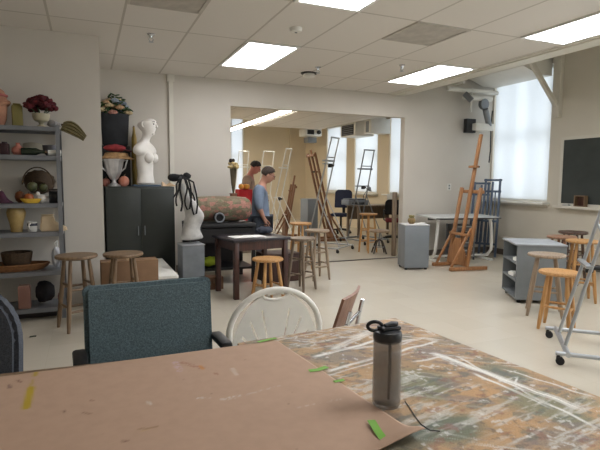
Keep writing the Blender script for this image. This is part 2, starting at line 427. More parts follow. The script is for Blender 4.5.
b = MB(); b.lathe([(.06,0),(.06,-.012),(.05,-.032),(.02,-.04),(0,-.04)]); b.build('detector_body', M['white_paint'], t)
b = MB(); b.lathe([(.012,-.04),(.012,-.046),(0,-.046)], n=10); b.build('sensor', M['metal_grey'], t)
p = G(309, 73, ZC); t = thing('ceiling_speaker', 'round ceiling speaker with a dark recessed edge', 'speaker', (p.x,p.y,ZC))
b = MB(); b.lathe([(.11,0),(.11,-.01),(.09,-.016)], n=28); b.build('speaker_ring', M['black'], t)
b = MB(); b.lathe([(.075,-.016),(.085,-.045),(.05,-.06),(0,-.062)], n=28); b.build('grille', M['white_paint'], t)
# wall bracket that carries the edge beam
t = thing('wall_bracket', 'white post and diagonal brace beside the window holding the ceiling beam', 'bracket', (XR,5.70,0))
b = MB(); b.box((-.04,0,2.97), (.08,.13,1.29), bev=.004); b.build('mount_post', M['trim_paint'], t)
b = MB(); b.bar((-.05,0,2.50), (-.85,0,3.36), .06, .06); b.build('brace', M['trim_paint'], t)
b = MB(); b.box((-.95,0,3.40), (1.8,.06,.08)); b.build('mount_arm', M['trim_paint'], t)
# ventilation unit above the window
t = thing('ventilation_unit', 'white ventilation duct box with a dark slot above the window', 'vent', (XR-.02,6.42,3.0))
b = MB(); b.prism([(-.62,.22),(-.62,.10),(-.30,0),(0,0),(0,.3),(-.62,.3)], 'y', -.58, .6); b.build('mount_casing', M['white_paint'], t)
b = MB(); b.box((-.624,.1,.17), (.012,.8,.07)); b.build('slot', M['black'], t)
# pipes and lamp cluster in the corner
t = thing('pipe_cluster', 'cluster of white pipes, valve wheel and dark box high in the corner by the window', 'pipes', (6.45,7.0,2.27))
b = MB(); b.tube((-.75,-.08,.62),(.35,-.08,.62),.04); b.tube((-.42,-.1,.50),(.2,-.1,.50),.045); b.tube((-.6,.02,.70),(-.6,-.3,.70),.03); b.tube((-.25,-.1,.25),(-.25,-.1,.66),.02); b.build('mount_pipe', M['white_paint'], t)
b = MB(); b.tube((.02,-.15,.40),(.02,-.08,.40),.09,n=20); b.build('valve_wheel', M['metal_grey'], t)
b = MB(); b.tube((-.02,-.2,.30),(.16,-.12,.02),.05); b.build('valve_arm', M['metal_grey'], t)
b = MB(); b.tube((-.42,-.12,.55),(-.33,-.2,.43),.05); b.build('spot_lamp', M['metal_grey'], t)
b = MB(); b.box((-.20,-.03,.02), (.2,.08,.24)); b.build('switch_box', M['black'], t)
b = MB(); b.box((.02,-.1,.0), (.4,.14,.12), bev=.01); b.build('trunking', M['white_paint'], t)
b = MB(); b.path([(.22,-.12,.3),(.2,-.12,.0),(.21,-.12,-.4),(.19,-.12,-.62)], .012, 6); b.build('cable', M['black'], t)
# switch plate
p = W(449, 187, YB); t = thing('outlet_plate', 'small white outlet plate on the wall above the drafting table', 'outlet', (p.x,YB,p.z))
b = MB(); b.box((0,-.004,0), (.085,.008,.12), bev=.003); b.build('plate', M['white_paint'], t)
b = MB()
for s in (-1,1): b.box((0,-.009,s*.025), (.034,.004,.03), bev=.001)
b.build('socket', M['metal_grey'], t)
# chalkboard
t = thing('chalkboard', 'dark green-black chalkboard in a pale frame on the right wall', 'chalkboard', (XR-.002,4.95,.93))
b = MB(); b.box((-.012,0,.545), (.02,1.2,.98)); b.build('board', mat('slate', (48,54,52), .7, col2=(58,64,62), scale=3), t)
b = MB()
for s in (-1,1): b.box((-.016,s*.62,.545), (.03,.045,1.07))
b.box((-.016,0,1.06), (.03,1.2,.045)); b.box((-.016,0,.03), (.03,1.2,.05)); b.build('board_frame', M['trim_paint'], t)
b = MB(); b.box((-.06,0,-.012), (.12,1.34,.024), bev=.004); b.box((-.118,0,.004), (.012,1.34,.03)); b.build('chalk_rail', M['trim_paint'], t)
t = thing('wooden_box_frame', 'small open wooden box frame standing on the chalk rail', 'box frame', (XR-.076,5.17,.944))
b = MB()
for s in (-1,1): b.box((0,s*.082,.085), (.07,.016,.17)); b.box((0,0,.085+s*.077), (.07,.148,.016))
b.build('frame_sides', M['wood_pale'], t)
b = MB(); b.box((.03,0,.085), (.006,.148,.138)); b.build('frame_back', M['wood_dark'], t)
b = MB(); b.box((0,0,.014), (.04,.11,.026), bev=.006); b.box((0,0,.03), (.03,.1,.008)); tag(b.build('chalk_eraser', mat('eraser_felt', (196,196,190), .9)), 'pale chalk eraser lying on the chalk rail', 'eraser', loc=(XR-.07,5.42,.944))
# ================================================================ stools
def stool(name, label, loc, rz, h, r, wm, splay=.075, group='wooden stools', rungs=((.32,),(.32,)), legr=.017, cat='stool'):
    t = thing(name, label, cat, (loc[0],loc[1],0), rz, group)
    b = MB(); b.lathe([(0,h-.034),(r*.86,h-.034),(r*.98,h-.026),(r,h-.014),(r*.97,h-.003),(r*.8,h),(r*.4,h-.004),(0,h-.005)], n=32); b.build('seat', wm, t)
    a0, a1 = r*.62, r*.62+splay
    P = []
    for i in range(4):
        a = PI/4 + i*PI/2; p0 = V3((a0*math.cos(a), a0*math.sin(a), h-.03)); p1 = V3((a1*math.cos(a), a1*math.sin(a), 0)); P.append((p0,p1))
        b = MB(); m_ = p0.lerp(p1,.5); b.path([p0, p0.lerp(p1,.1), m_, p0.lerp(p1,.85), p1], [legr*.8, legr, legr*1.15, legr*1.05, legr*.8], 10)
        b.build('leg', wm, t)
    for i in range(4):
        for f in rungs[i % 2]:
            q0 = P[i][1].lerp(P[i][0], f + (.06 if i % 2 else 0)); q1 = P[(i+1)%4][1].lerp(P[(i+1)%4][0], f + (.06 if i % 2 else 0))
            b = MB(); b.path([q0, q0.lerp(q1,.5), q1], [.009,.012,.009], 8); b.build('rung', wm, t)
    return t
tall = ((.28,.58),(.28,.58)); low = ((.36,),(.36,))
stool('stool', 'tall worn wooden stool in front of the grey shelf unit', (-.10,4.72), .35, .655, .175, M['wood_pale'], rungs=tall)
stool('stool', 'worn wooden stool in front of the cardboard box, behind the teal chair', (.285,4.70), .1, .655, .175, M['wood_pale'], rungs=tall)
stool('stool', 'short honey-coloured stool in front of the dark brown table', (1.775,5.00), .2, .48, .17, M['wood_yellow'], rungs=low)
stool('stool', 'weathered grey-brown stool with dark legs beside the dark brown table', (2.35,5.40), .5, .635, .16, M['wood_grey'], rungs=tall)
stool('stool', 'grey-brown stool half hidden right behind the weathered stool', (2.80,5.93), .1, .665, .165, M['wood_taupe'], rungs=tall)
stool('stool', 'tan stool at the opening, farthest back of the three central stools', (2.86,6.62), .6, .70, .165, M['wood_yellow'], rungs=tall)
stool('stool', 'taupe-seated stool with brown legs directly in front of the grey open cabinet', (4.17,3.50), .75, .61, .175, M['wood_taupe'], .11, rungs=low)
stool('stool', 'short yellow stool nearest the metal easel on the right', (3.86,3.10), .5, .525, .17, M['wood_yellow'], .07, rungs=low)
stool('stool', 'reddish-brown stool behind the taupe-seated stool', (5.33,4.27), .2, .66, .17, M['wood_red'], rungs=tall)
stool('stool', 'tall yellow stool seen through the tubes of the right-hand metal easel', (5.02,3.76), .9, .68, .17, M['wood_yellow'], rungs=tall)
stool('stool', 'dark brown-seated stool standing below the chalkboard', (5.78,4.47), .3, .68, .175, M['seat_dark'], rungs=tall)
# ================================================================ shelf unit on the left
SX0, SX1, SY0, SY1 = -1.16, -.215, 5.10, 5.49
SZ = [.11, .455, .82, 1.087, 1.525, 1.785]
t = thing('shelf_unit', 'grey metal shelf unit crowded with still-life props against the left wall', 'shelf unit', ((SX0+SX1)/2,(SY0+SY1)/2,0))
w, d = SX1-SX0, SY1-SY0
for sx in (-1,1):
    for sy in (-1,1):
        b = MB(); x, y = sx*(w/2-.001), sy*(d/2-.001)
        b.box((x-sx*.0165,y,.9), (.035,.003,1.8)); b.box((x,y-sy*.0165,.9), (.003,.035,1.8)); b.build('post', M['shelf_metal'], t)
for z in SZ:
    b = MB(); b.box((0,0,z-.006), (w-.012,d-.012,.012)); b.box((0,-d/2+.008,z-.022), (w-.012,.006,.036)); b.box((0,d/2-.008,z-.022), (w-.012,.006,.036))
    for sx in (-1,1): b.box((sx*(w/2-.008),0,z-.022), (.006,d-.012,.036))
    b.build('shelf', M['shelf_metal'], t)
E_ = .002
# --- top of the shelf
z = SZ[5]+E_
t = thing('flower_bowl', 'pale footed bowl of dark red flowers on top of the shelf unit', 'bowl of flowers', (-.37,5.24,z))
b = MB(); b.lathe([(0,0),(.045,0),(.04,.012),(.018,.028),(.026,.045),(.06,.062),(.074,.095),(.076,.125),(.069,.125),(.066,.095),(.05,.07),(0,.065)]); b.build('bowl', mat('cream_ceramic', (176,168,142), .35), t)
M['red_flower'] = mat('dark_red_petal', (58,12,20), .9, col2=(92,20,28), scale=30)
rd = random.Random(3)
for k in range(15):
    a = k*2.4; rr = .115*math.sqrt((k+.5)/15); zz = .17+.10*(1-(rr/.115)**2)
    b = MB(); c = V3((rr*math.cos(a), rr*math.sin(a), zz))
    for j in range(6):
        aa = j*1.05+k; b.ball(c+V3((.022*math.cos(aa),.022*math.sin(aa),.012*math.sin(j*2))), (.030,.026,.020), n=8, noise=.3, seed=k*7+j)
    b.ball(c+V3((0,0,.012)), .02, n=8); b.build('flower', M['red_flower'], t)
b = MB()
for k in range(7): a = k*.9; b.tube((0,0,.09), (.09*math.cos(a),.09*math.sin(a),.17), .004, n=6)
b.build('stems', mat('stem_green', (52,70,40), .8), t)
t = thing('bonnet', 'pink straw bonnet with a rolled crown at the left end of the shelf top', 'hat', (-.77,5.26,z))
M['pink'] = mat('pink_felt', (182,134,106), .85, col2=(152,106,84), scale=10)
b = MB(); b.lathe([(0,.33),(.06,.35),(.11,.31),(.13,.24),(.13,.15),(.12,.06),(.10,0),(0,0)], n=24, sx=1, sy=.8); b.build('crown', M['pink'], t)
b = MB(); b.path([(.135*math.cos(a),.11*math.sin(a),.16+.05*math.cos(a)) for a in [k*PI/10 for k in range(20)]], .024, 8, True); b.build('brim_roll', M['pink'], t)
b = MB(); b.path([(.128*math.cos(a),.105*math.sin(a),.27) for a in [k*PI/10 for k in range(20)]], .012, 8, True); b.build('ribbon', mat('rose_ribbon', (150,84,78), .7), t)
b = MB(); b.box((0,0,.095), (.085,.07,.19), .2, bev=.006); b.box((0,0,.199), (.06,.05,.016), .2); tag(b.build('olive_box', mat('olive_card', (128,118,66), .8)), 'olive-yellow box beside the pink bonnet on the shelf top', 'box', loc=(-.565,5.25,z))
b = MB(); b.ball((0,0,.040), (.05,.05,.034), n=14, noise=.12, seed=2); b.ball((.045,.0,.032), (.03,.04,.022), n=10, noise=.15, seed=5); tag(b.build('crumpled_paper', mat('grey_tissue', (150,148,146), .9)), 'crumpled grey-white paper at the right end of the shelf top', 'paper', loc=(-.275,5.26,z))
t = thing('woven_fan', 'olive-brown woven fan hanging over the right end of the shelf top', 'fan', (-.20,5.34,z))
M['straw'] = mat('woven_straw', (130,118,82), .85, col2=(100,90,60), scale=40, stretch=(1,6,1))
b = MB(); b.sheet(14, 12, lambda u, v: ((.0+.20*u+.03*(v-.5)), -.02-.03*u+.008*math.sin(v*25), .03+.02*u-.13*u*u+(v-.5)*(.035+.085*math.sin(PI*min(1,.15+.8*u)))), .006); b.build('leaf', M['straw'], t)
b = MB(); b.tube((-.06,0,.04),(.03,0,.045),.01); b.build('handle', M['wood_dark'], t)
# --- second shelf
z = SZ[4]+E_
b = MB(); b.lathe([(0,0),(.035,0),(.055,.03),(.05,.06),(.02,.085),(.016,.1),(.022,.11),(.015,.11),(0,.1)]); tag(b.build('bud_vase', mat('pink_glaze', (198,128,112), .4)), 'small rounded pink vase on the second shelf from the top', 'vase', loc=(-.565,5.205,z))
b = MB(); b.box((0,0,.05), (.07,.09,.1), bev=.006); b.tube((0,0,.1),(0,0,.115),.022); tag(b.build('tin_box', mat('maroon_tin', (58,34,38), .5)), 'dark maroon tin left of the small pink vase', 'tin', loc=(-.67,5.2,z))
b = MB(); b.sheet(8, 4, lambda u, v: (.26*(u-.5), .08*(v-.5), .085+.012*math.sin(u*5)-.04*(u-.3)**2+.08*(v-.5)), .012); b.box((-.1,0,.036), (.01,.03,.072)); b.box((.08,0,.036), (.01,.03,.072)); tag(b.build('cream_board', mat('cream_card', (168,160,142), .8)), 'bent cream board leaning behind the bottle on the second shelf', 'board', loc=(-.42,5.415,z))
t = thing('bottle', 'dark green bottle lying on its side on the second shelf', 'bottle', (-.455,5.155,z))
b = MB(); rx = Matrix.Rotation(PI/2, 3, 'Y'); b.lathe([(0,-.08),(.03,-.08),(.032,-.07),(.032,.04),(.014,.08),(.013,.11),(0,.11)], (0,0,.033), 18, rx); b.build('bottle_body', mat('green_glass', (34,44,30), .2), t)
b = MB(); b.lathe([(.0,.112),(.011,.112),(.011,.128),(0,.128)], (0,0,.033), 12, rx); b.build('cork', M['wood_pale'], t)
t = thing('paper_roll', 'white paper roll lying at the right end of the second shelf', 'paper roll', (-.265,5.165,z), .12)
b = MB(); b.tube((-.055,0,.026),(.055,0,.026),.026,n=18); b.build('roll', M['paper'], t)
b = MB(); b.tube((-.058,0,.026),(.058,0,.026),.009,n=10); b.build('core', M['cardboard'], t)
b = MB(); b.lathe([(0,0),(.04,0),(.06,.03),(.07,.07),(.072,.1),(.064,.1),(.06,.06),(.04,.012),(0,.01)]); tag(b.build('glass_bowl', mat('grey_glass', (104,104,110), .2)), 'smoky grey bowl behind the paper roll on the second shelf', 'bowl', loc=(-.30,5.262,z))
# --- third shelf: basket of artificial fruit
z = SZ[3]+E_
t = thing('basket', 'tipped dark wicker basket with a high handle and fruit on the third shelf', 'basket', (-.42,5.33,z))
M['wicker'] = mat('wicker_dark', (82,62,40), .8, col2=(50,38,26), scale=60, stretch=(1,1,5), bump=.5, bscale=80)
b = MB(); tilt = Matrix.Rotation(-.9, 3, 'X'); b.lathe([(0,0),(.08,0),(.12,.05),(.14,.10),(.131,.10),(.11,.05),(.07,.012),(0,.012)], (0,.03,.135), 28, tilt, rib=.03, ribn=14); b.build('basket_body', M['wicker'], t)
b = MB(); b.path([(-.13*math.cos(a), -.05-.02*math.sin(a), .17+.16*math.sin(a)) for a in [k*PI/14 for k in range(15)]], .006, 8); b.build('basket_handle', M['wicker'], t)
def fruit(kind, label, x, y, zz, r, col, col2, stem=True, sq=(1,1,1)):
    t = thing(kind, label, 'artificial fruit', (x,y,zz), group='artificial fruit on the third shelf')
    b = MB(); b.lathe([(0,.12*r),(.35*r,.02*r),(.8*r,.35*r),(r,r),(.85*r,1.6*r),(.4*r,1.92*r),(0,1.82*r)], n=18, sx=sq[0], sy=sq[1]); b.build('fruit_body', mat(kind+'_skin', col, .4, col2=col2, scale=14), t)
    if stem: b = MB(); b.tube((0,0,1.8*r),(.004,0,2.2*r),.004,.003,6); b.build('stem', M['wood_dark'], t)
fruit('pumpkin', 'small greenish pumpkin inside the tipped wicker basket', -.465, 5.235, z+.105, .045, (92,92,58), (66,78,52))
fruit('apple', 'dull green apple inside the tipped basket, right of the pumpkin', -.375, 5.235, z+.10, .04, (84,88,50), (70,72,40))
fruit('orange', 'orange fruit in front of the tipped basket on the third shelf', -.495, 5.19, z, .045, (170,92,40), (146,74,36))
fruit('gourd', 'tall orange-brown gourd leaning left of the basket', -.575, 5.275, z, .055, (128,72,34), (96,56,30), sq=(.8,.8))
t = thing('saucer', 'shallow yellow dish in front of the basket on the third shelf', 'dish', (-.47,5.135,z))
b = MB(); b.lathe([(0,0),(.05,0),(.06,.008),(.082,.04),(.077,.042),(.055,.014),(0,.01)], n=28, sx=1.1, sy=.38); b.build('dish', mat('yellow_glaze', (206,168,56), .35), t)
t = thing('figurine', 'small white bird figurine beside the yellow dish', 'figurine', (-.388,5.185,z))
b = MB(); b.ball((0,0,.04), (.045,.025,.04), n=14); b.ball((-.03,0,.085), (.02,.018,.02), n=10); b.path([(.03,0,.045),(.06,0,.05),(.08,0,.04)], [.018,.012,.004], 8); b.build('bird_body', M['plaster'], t)
b = MB(); b.tube((-.046,0,.085),(-.062,0,.082),.005,.001,8); b.build('beak', M['wood_yellow'], t)
t = thing('purple_scarf', 'purple cloth heaped at the left end of the third shelf', 'cloth', (-.72,5.18,z))
b = MB(); b.sheet(14, 10, lambda u, v: (.20*(u-.5), .14*(v-.5), .005+.085*math.sin(PI*u)*math.sin(PI*v)*(1+.35*math.sin(11*u+3*v))), .004); b.build('cloth', mat('purple_cloth', (84,40,62), .9, col2=(60,32,50)), t)
t = thing('candle_jar', 'square black candle jar at the right end of the third shelf', 'jar', (-.285,5.18,z))
b = MB(); b.box((0,0,.055), (.08,.08,.11), bev=.008); b.build('jar_body', mat('black_glass', (18,20,26), .15), t)
b = MB(); b.box((0,0,.122), (.078,.078,.018), bev=.006); b.build('jar_lid', mat('dark_wood_lid', (46,34,32), .5), t)
# --- fourth shelf
z = SZ[2]+E_
b = MB(); b.lathe([(0,0),(.048,0),(.050,.02),(.060,.09),(.077,.15),(.080,.185),(.068,.22),(.06,.232),(.074,.245),(.064,.246),(.052,.23),(0,.2)], n=28); tag(b.build('urn_vase', mat('ochre_glaze', (172,146,92), .5, col2=(150,124,74), scale=12)), 'wide-shouldered ochre yellow vase on the fourth shelf', 'vase', loc=(-.605,5.22,z))
t = thing('mug', 'white mug with a dark band next to the ochre vase', 'mug', (-.475,5.2,z), -1.9)
b = MB(); b.lathe([(0,0),(.036,0),(.041,.01),(.041,.095),(.036,.095),(.034,.02),(0,.015)]); b.build('mug_body', mat('white_glaze', (206,204,198), .35), t)
b = MB(); b.lathe([(.0415,.055),(.0425,.056),(.0425,.078),(.0415,.079)]); b.build('band', mat('navy_glaze', (40,44,60), .4), t)
b = MB(); b.path([(.038,0,.075),(.065,0,.075),(.07,0,.05),(.058,0,.03),(.038,0,.025)], .006, 8); b.build('handle', M['plaster'], t)
t = thing('ceramic_boot', 'cream ceramic boot with its toe pointing right on the fourth shelf', 'boot', (-.34,5.2,z))
M['cream'] = mat('cream_bisque', (214,192,158), .6)
b = MB(); b.prism([(-.075,0),(.06,0),(.16,0),(.165,.02),(.14,.045),(.075,.075),(.045,.11),(.05,.15),(-.06,.15),(-.065,.09)], 'y', -.035, .035, bev=.012); b.build('boot_body', M['cream'], t)
b = MB(); b.lathe([(.052,.149),(.057,.153),(.052,.158),(.045,.156)], (-.005,0,0), 20, sx=1, sy=.62); b.build('cuff', M['cream'], t)
b = MB(); b.lathe([(0,0),(.06,0),(.08,.04),(.06,.10),(.05,.105),(0,.09)]); tag(b.build('squat_pot', mat('dark_clay', (70,56,48), .6)), 'dark squat pot at the left end of the fourth shelf', 'pot', loc=(-.84,5.2,z))
# --- fifth shelf
z = SZ[1]+E_
t = thing('oval_tray', 'long oval wicker tray on the fifth shelf', 'tray', (-.68,5.27,z))
M['rattan'] = mat('rattan', (150,104,62), .7, col2=(112,74,44), scale=50, stretch=(1,1,6), bump=.4, bscale=90)
b = MB(); b.lathe([(0,0),(.28,0),(.32,.03),(.335,.055),(.322,.057),(.30,.025),(.26,.012),(0,.01)], n=40, sx=1, sy=.42); b.build('tray_body', M['rattan'], t)
b = MB(); b.path([(.33*math.cos(a),.139*math.sin(a),.057) for a in [k*PI/20 for k in range(40)]], .009, 6, True); b.build('tray_rim', M['rattan'], t)
t = thing('small_basket', 'dark round basket standing in the long oval tray', 'basket', (-.62,5.27,z+.014))
b = MB(); b.lathe([(0,0),(.08,0),(.115,.06),(.13,.15),(.12,.15),(.105,.06),(.07,.014),(0,.014)], n=28, rib=.03, ribn=14); b.build('basket_body', M['wicker'], t)
b = MB(); b.path([(.125*math.cos(a),.125*math.sin(a),.152) for a in [k*PI/12 for k in range(24)]], .008, 6, True); b.build('basket_rim', M['wicker'], t)
t = thing('driftwood', 'pale knobbly piece of driftwood lying in the oval tray', 'driftwood', (-.87,5.27,z+.035))
b = MB(); b.path([(-.12,0,.06),(-.05,.02,.055),(.03,-.01,.045),(.12,.02,.02)], [.02,.03,.024,.012], 8); b.path([(-.02,.0,.055),(.02,.04,.1),(.06,.05,.12)], [.016,.012,.006], 7); b.build('branch', M['wood_pale'], t)
t = thing('plastic_bag', 'crumpled white plastic bag stuffed at the right end of the fifth shelf', 'bag', (-.285,5.2,z))
b = MB(); b.ball((0,0,.114), (.04,.085,.10), n=22, noise=.1, seed=11); b.build('bag_body', mat('white_plastic', (196,198,204), .3, var=.08, scale=12), t)
b = MB(); b.path([(0,-.03,.20),(-.01,-.03,.25),(.01,-.0,.27),(.01,.03,.2)], .008, 6); b.build('bag_handle', M['paper'], t)
# --- bottom shelf
z = SZ[0]+E_
t = thing('tissue_box', 'pinkish upright box on the bottom shelf', 'box', (-.56,5.17,z))
b = MB(); b.box((0,0,.105), (.10,.09,.21), bev=.006); b.build('carton', mat('pink_card', (142,104,92), .8), t)
b = MB(); b.box((0,0,.214), (.085,.075,.008)); b.build('lid_flap', mat('card_edge', (160,128,112), .8), t)
for (x, y, sx, sy, h, col, lab, sd) in ((-.40,5.26,.10,.09,.13,(34,32,36),'dark grey cloth heap beside the pink box on the bottom shelf',1), (-.255,5.19,.035,.05,.075,(128,72,84),'pink cloth bundle at the right end of the bottom shelf',4)):
    t = thing('cloth_heap', lab, 'cloth', (x,y,z)); b = MB(); b.ball((0,0,h*.95), (sx*.85,sy*.85,h*.8), n=22, noise=.12, seed=sd); b.build('cloth', mat('rag', col, .9, var=.3, scale=14), t)
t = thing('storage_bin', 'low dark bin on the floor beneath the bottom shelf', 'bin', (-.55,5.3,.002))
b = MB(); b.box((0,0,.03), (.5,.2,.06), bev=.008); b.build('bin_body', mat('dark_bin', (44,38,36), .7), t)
# ================================================================ dark cabinet and what stands on it
t = thing('metal_cabinet', 'tall dark green-grey metal cabinet against the back wall', 'cabinet', (.63,6.80,0))
b = MB(); b.box((0,.01,.61), (.84,.42,1.22), bev=.004); b.build('cabinet_body', M['cab_dark'], t)
for s in (-1,1):
    b = MB(); b.box((s*.2065,-.209,.61), (.408,.012,1.17), bev=.003); dd = b.build('door', M['cab_dark'], t)
    b = MB(); b.box((s*.04,-.223,.66), (.012,.02,.12), bev=.003); b.build('handle', M['metal_grey'], dd)
z = 1.222
b = MB(); b.box((0,0,.262), (.36,.14,.524), bev=.005); tag(b.build('black_case', mat('black_case', (30,30,32), .7)), 'plain black case standing behind the silver urn on the cabinet', 'case', loc=(.36,7.0,z))
t = thing('flower_bucket', 'black fabric bucket of mixed cream and blue flowers above the hats', 'flower bucket', (.362,6.965,z+.526))
b = MB(); b.lathe([(0,0),(.14,0),(.155,.02),(.178,.40),(.170,.41),(.16,.39),(.14,.37),(0,.37)], n=28, sy=.6); b.build('bucket', mat('charcoal_cloth', (42,44,48), .9, var=.2), t)
rd = random.Random(5)
cols = [(206,190,150),(188,168,132),(152,164,178),(176,128,116),(196,160,124),(120,132,150)]
for k in range(16):
    a = k*2.399; rr = .185*math.sqrt((k+.5)/16); c = V3((rr*math.cos(a), .55*rr*math.sin(a), .47+.12*(1-(rr/.15)**2)+rd.uniform(-.015,.02)))
    cm = mat('petals', cols[k % 6], .85, var=.15, scale=30); b = MB()
    for j in range(6): aa = j*1.05; b.ball(c+V3((.028*math.cos(aa),.028*math.sin(aa),0)), (.032,.030,.024), n=8)
    b.ball(c+V3((0,0,.01)), .028, n=8); b.build('flower', cm, t)
b = MB()
for k in range(110):
    a = rd.uniform(0,6.28); rr = rd.uniform(.05,.21); c = V3((rr*math.cos(a), .55*rr*math.sin(a), .415+rd.uniform(0,.24)*(1.25-rr*4)))
    b.ball(c, (.040,.02,.009), Matrix.Rotation(rd.uniform(0,6.28),3,'Z') @ Matrix.Rotation(rd.uniform(-.8,.8),3,'Y'), n=7)
b.build('foliage', mat('leaf_green', (44,70,42), .7, col2=(70,96,56), scale=20), t)
t = thing('silver_urn', 'fluted silver urn with two handles on the dark cabinet', 'urn', (.32,6.69,z))
M['silver'] = mat('pewter', (196,194,194), .28, .75, var=.12, scale=12)
b = MB(); b.lathe([(0,0),(.075,0),(.078,.012),(.05,.03),(.025,.05),(.024,.075),(.05,.10),(.085,.17),(.105,.25),(.115,.31),(.13,.33),(.13,.34),(.118,.34),(.10,.30),(.07,.17),(0,.12)], n=48, rib=.035, ribn=12); b.build('urn_body', M['silver'], t)
for s in (-1,1):
    b = MB(); b.path([(s*.09,0,.19),(s*.135,0,.23),(s*.15,0,.29),(s*.165,0,.335),(s*.13,0,.325)], .009, 8); b.build('urn_handle', M['silver'], t)
t = thing('straw_hat', 'tan wide-brimmed hat lying on the silver urn', 'hat', (.355,6.69,z+.343))
b = MB(); b.lathe([(0,.060),(.10,.065),(.125,.060),(.14,.026),(.215,0),(.215,.008),(.15,.036),(.135,.072),(.10,.082),(0,.078)], n=32, sy=.58); b.build('hat_body', mat('tan_straw', (166,132,90), .85, col2=(140,108,72), scale=30), t)
t = thing('red_hat', 'crumpled red cap lying on top of the tan hat', 'hat', (.36,6.69,z+.430))
b = MB(); b.ball((-.02,0,.05), (.135,.08,.045), n=20, noise=.08, seed=3); b.build('cap_crown', mat('red_felt', (134,44,48), .9, var=.2, scale=20), t)
b = MB(); b.sheet(8, 6, lambda u, v: (.09+.09*u, .13*(v-.5), .03-.02*u+.01*math.cos(3*(v-.5))), .006); b.build('visor', mat('maroon_felt', (86,38,44), .9), t)
t = thing('yellow_bottle', 'mustard yellow bottle on the black case behind the mannequin', 'bottle', (.60,7.02,z))
b = MB(); b.lathe([(0,0),(.034,0),(.036,.01),(.036,.56),(.034,.64),(.02,.70),(.014,.76),(.016,.78),(0,.78)]); b.build('bottle_body', mat('mustard_glass', (158,132,60), .4), t)
b = MB(); b.lathe([(0,.781),(.012,.781),(.012,.80),(0,.80)], n=10); b.build('cork', M['wood_pale'], t)
for (x, y, sx, sy, h, c1, c2, lab, sd) in ((.215,6.655,.0,0,0,0,0,'',0),):
    pass
t = thing('painted_gourd', 'orange and pink gourd behind the foot of the silver urn', 'gourd', (.44,6.725,z))
b = MB(); b.lathe([(0,.008),(.03,0),(.058,.03),(.064,.07),(.05,.11),(.02,.13),(0,.125)], n=32, rib=.05, ribn=8, sy=.8); b.build('gourd_body', mat('orange_pink', (176,108,80), .6, col2=(186,126,112), scale=10), t)
b = MB(); b.path([(0,0,.125),(.005,0,.14),(.02,0,.155)], [.008,.007,.005], 7); b.build('stem', M['wood_pale'], t)
t = thing('painted_gourd', 'small pink gourd at the left foot of the silver urn', 'gourd', (.225,6.76,z))
b = MB(); b.lathe([(0,.008),(.025,0),(.045,.025),(.05,.06),(.035,.09),(.012,.10),(0,.098)], n=32, rib=.05, ribn=8, sy=.8); b.build('gourd_body', mat('pink_gourd', (168,112,96), .6, col2=(150,84,70), scale=10), t)
b = MB(); b.path([(0,0,.097),(.003,0,.112),(.014,0,.122)], [.006,.006,.004], 7); b.build('stem', M['wood_pale'], t)
b = MB(); b.box((0,0,.006), (.36,.24,.011), bev=.004); b.box((.005,.004,.017), (.34,.22,.010), .03, bev=.004); tag(b.build('blue_cloth', mat('blue_cloth', (78,94,112), .9, var=.15, bump=.3, bscale=40)), 'folded blue cloth under the white mannequin bust', 'cloth', loc=(.71,6.735,z))
b = MB()
def drape(u, v):
    x = .62*u-.20; fold = .018*math.sin(9*v*PI)*math.sin(PI*u)
    return (.0+.19*u, .12*(v-.5)+.02*math.sin(6*u), .004+.06*(1-u)*math.sin(PI*v)*abs(math.cos(5*u))+abs(fold))
b.sheet(20, 14, drape, .003); tag(b.build('beige_cloth', mat('beige_cloth', (190,164,134), .9, var=.12, scale=15)), 'crumpled beige cloth on the right end of the dark cabinet', 'cloth', loc=(.905,6.675,z))
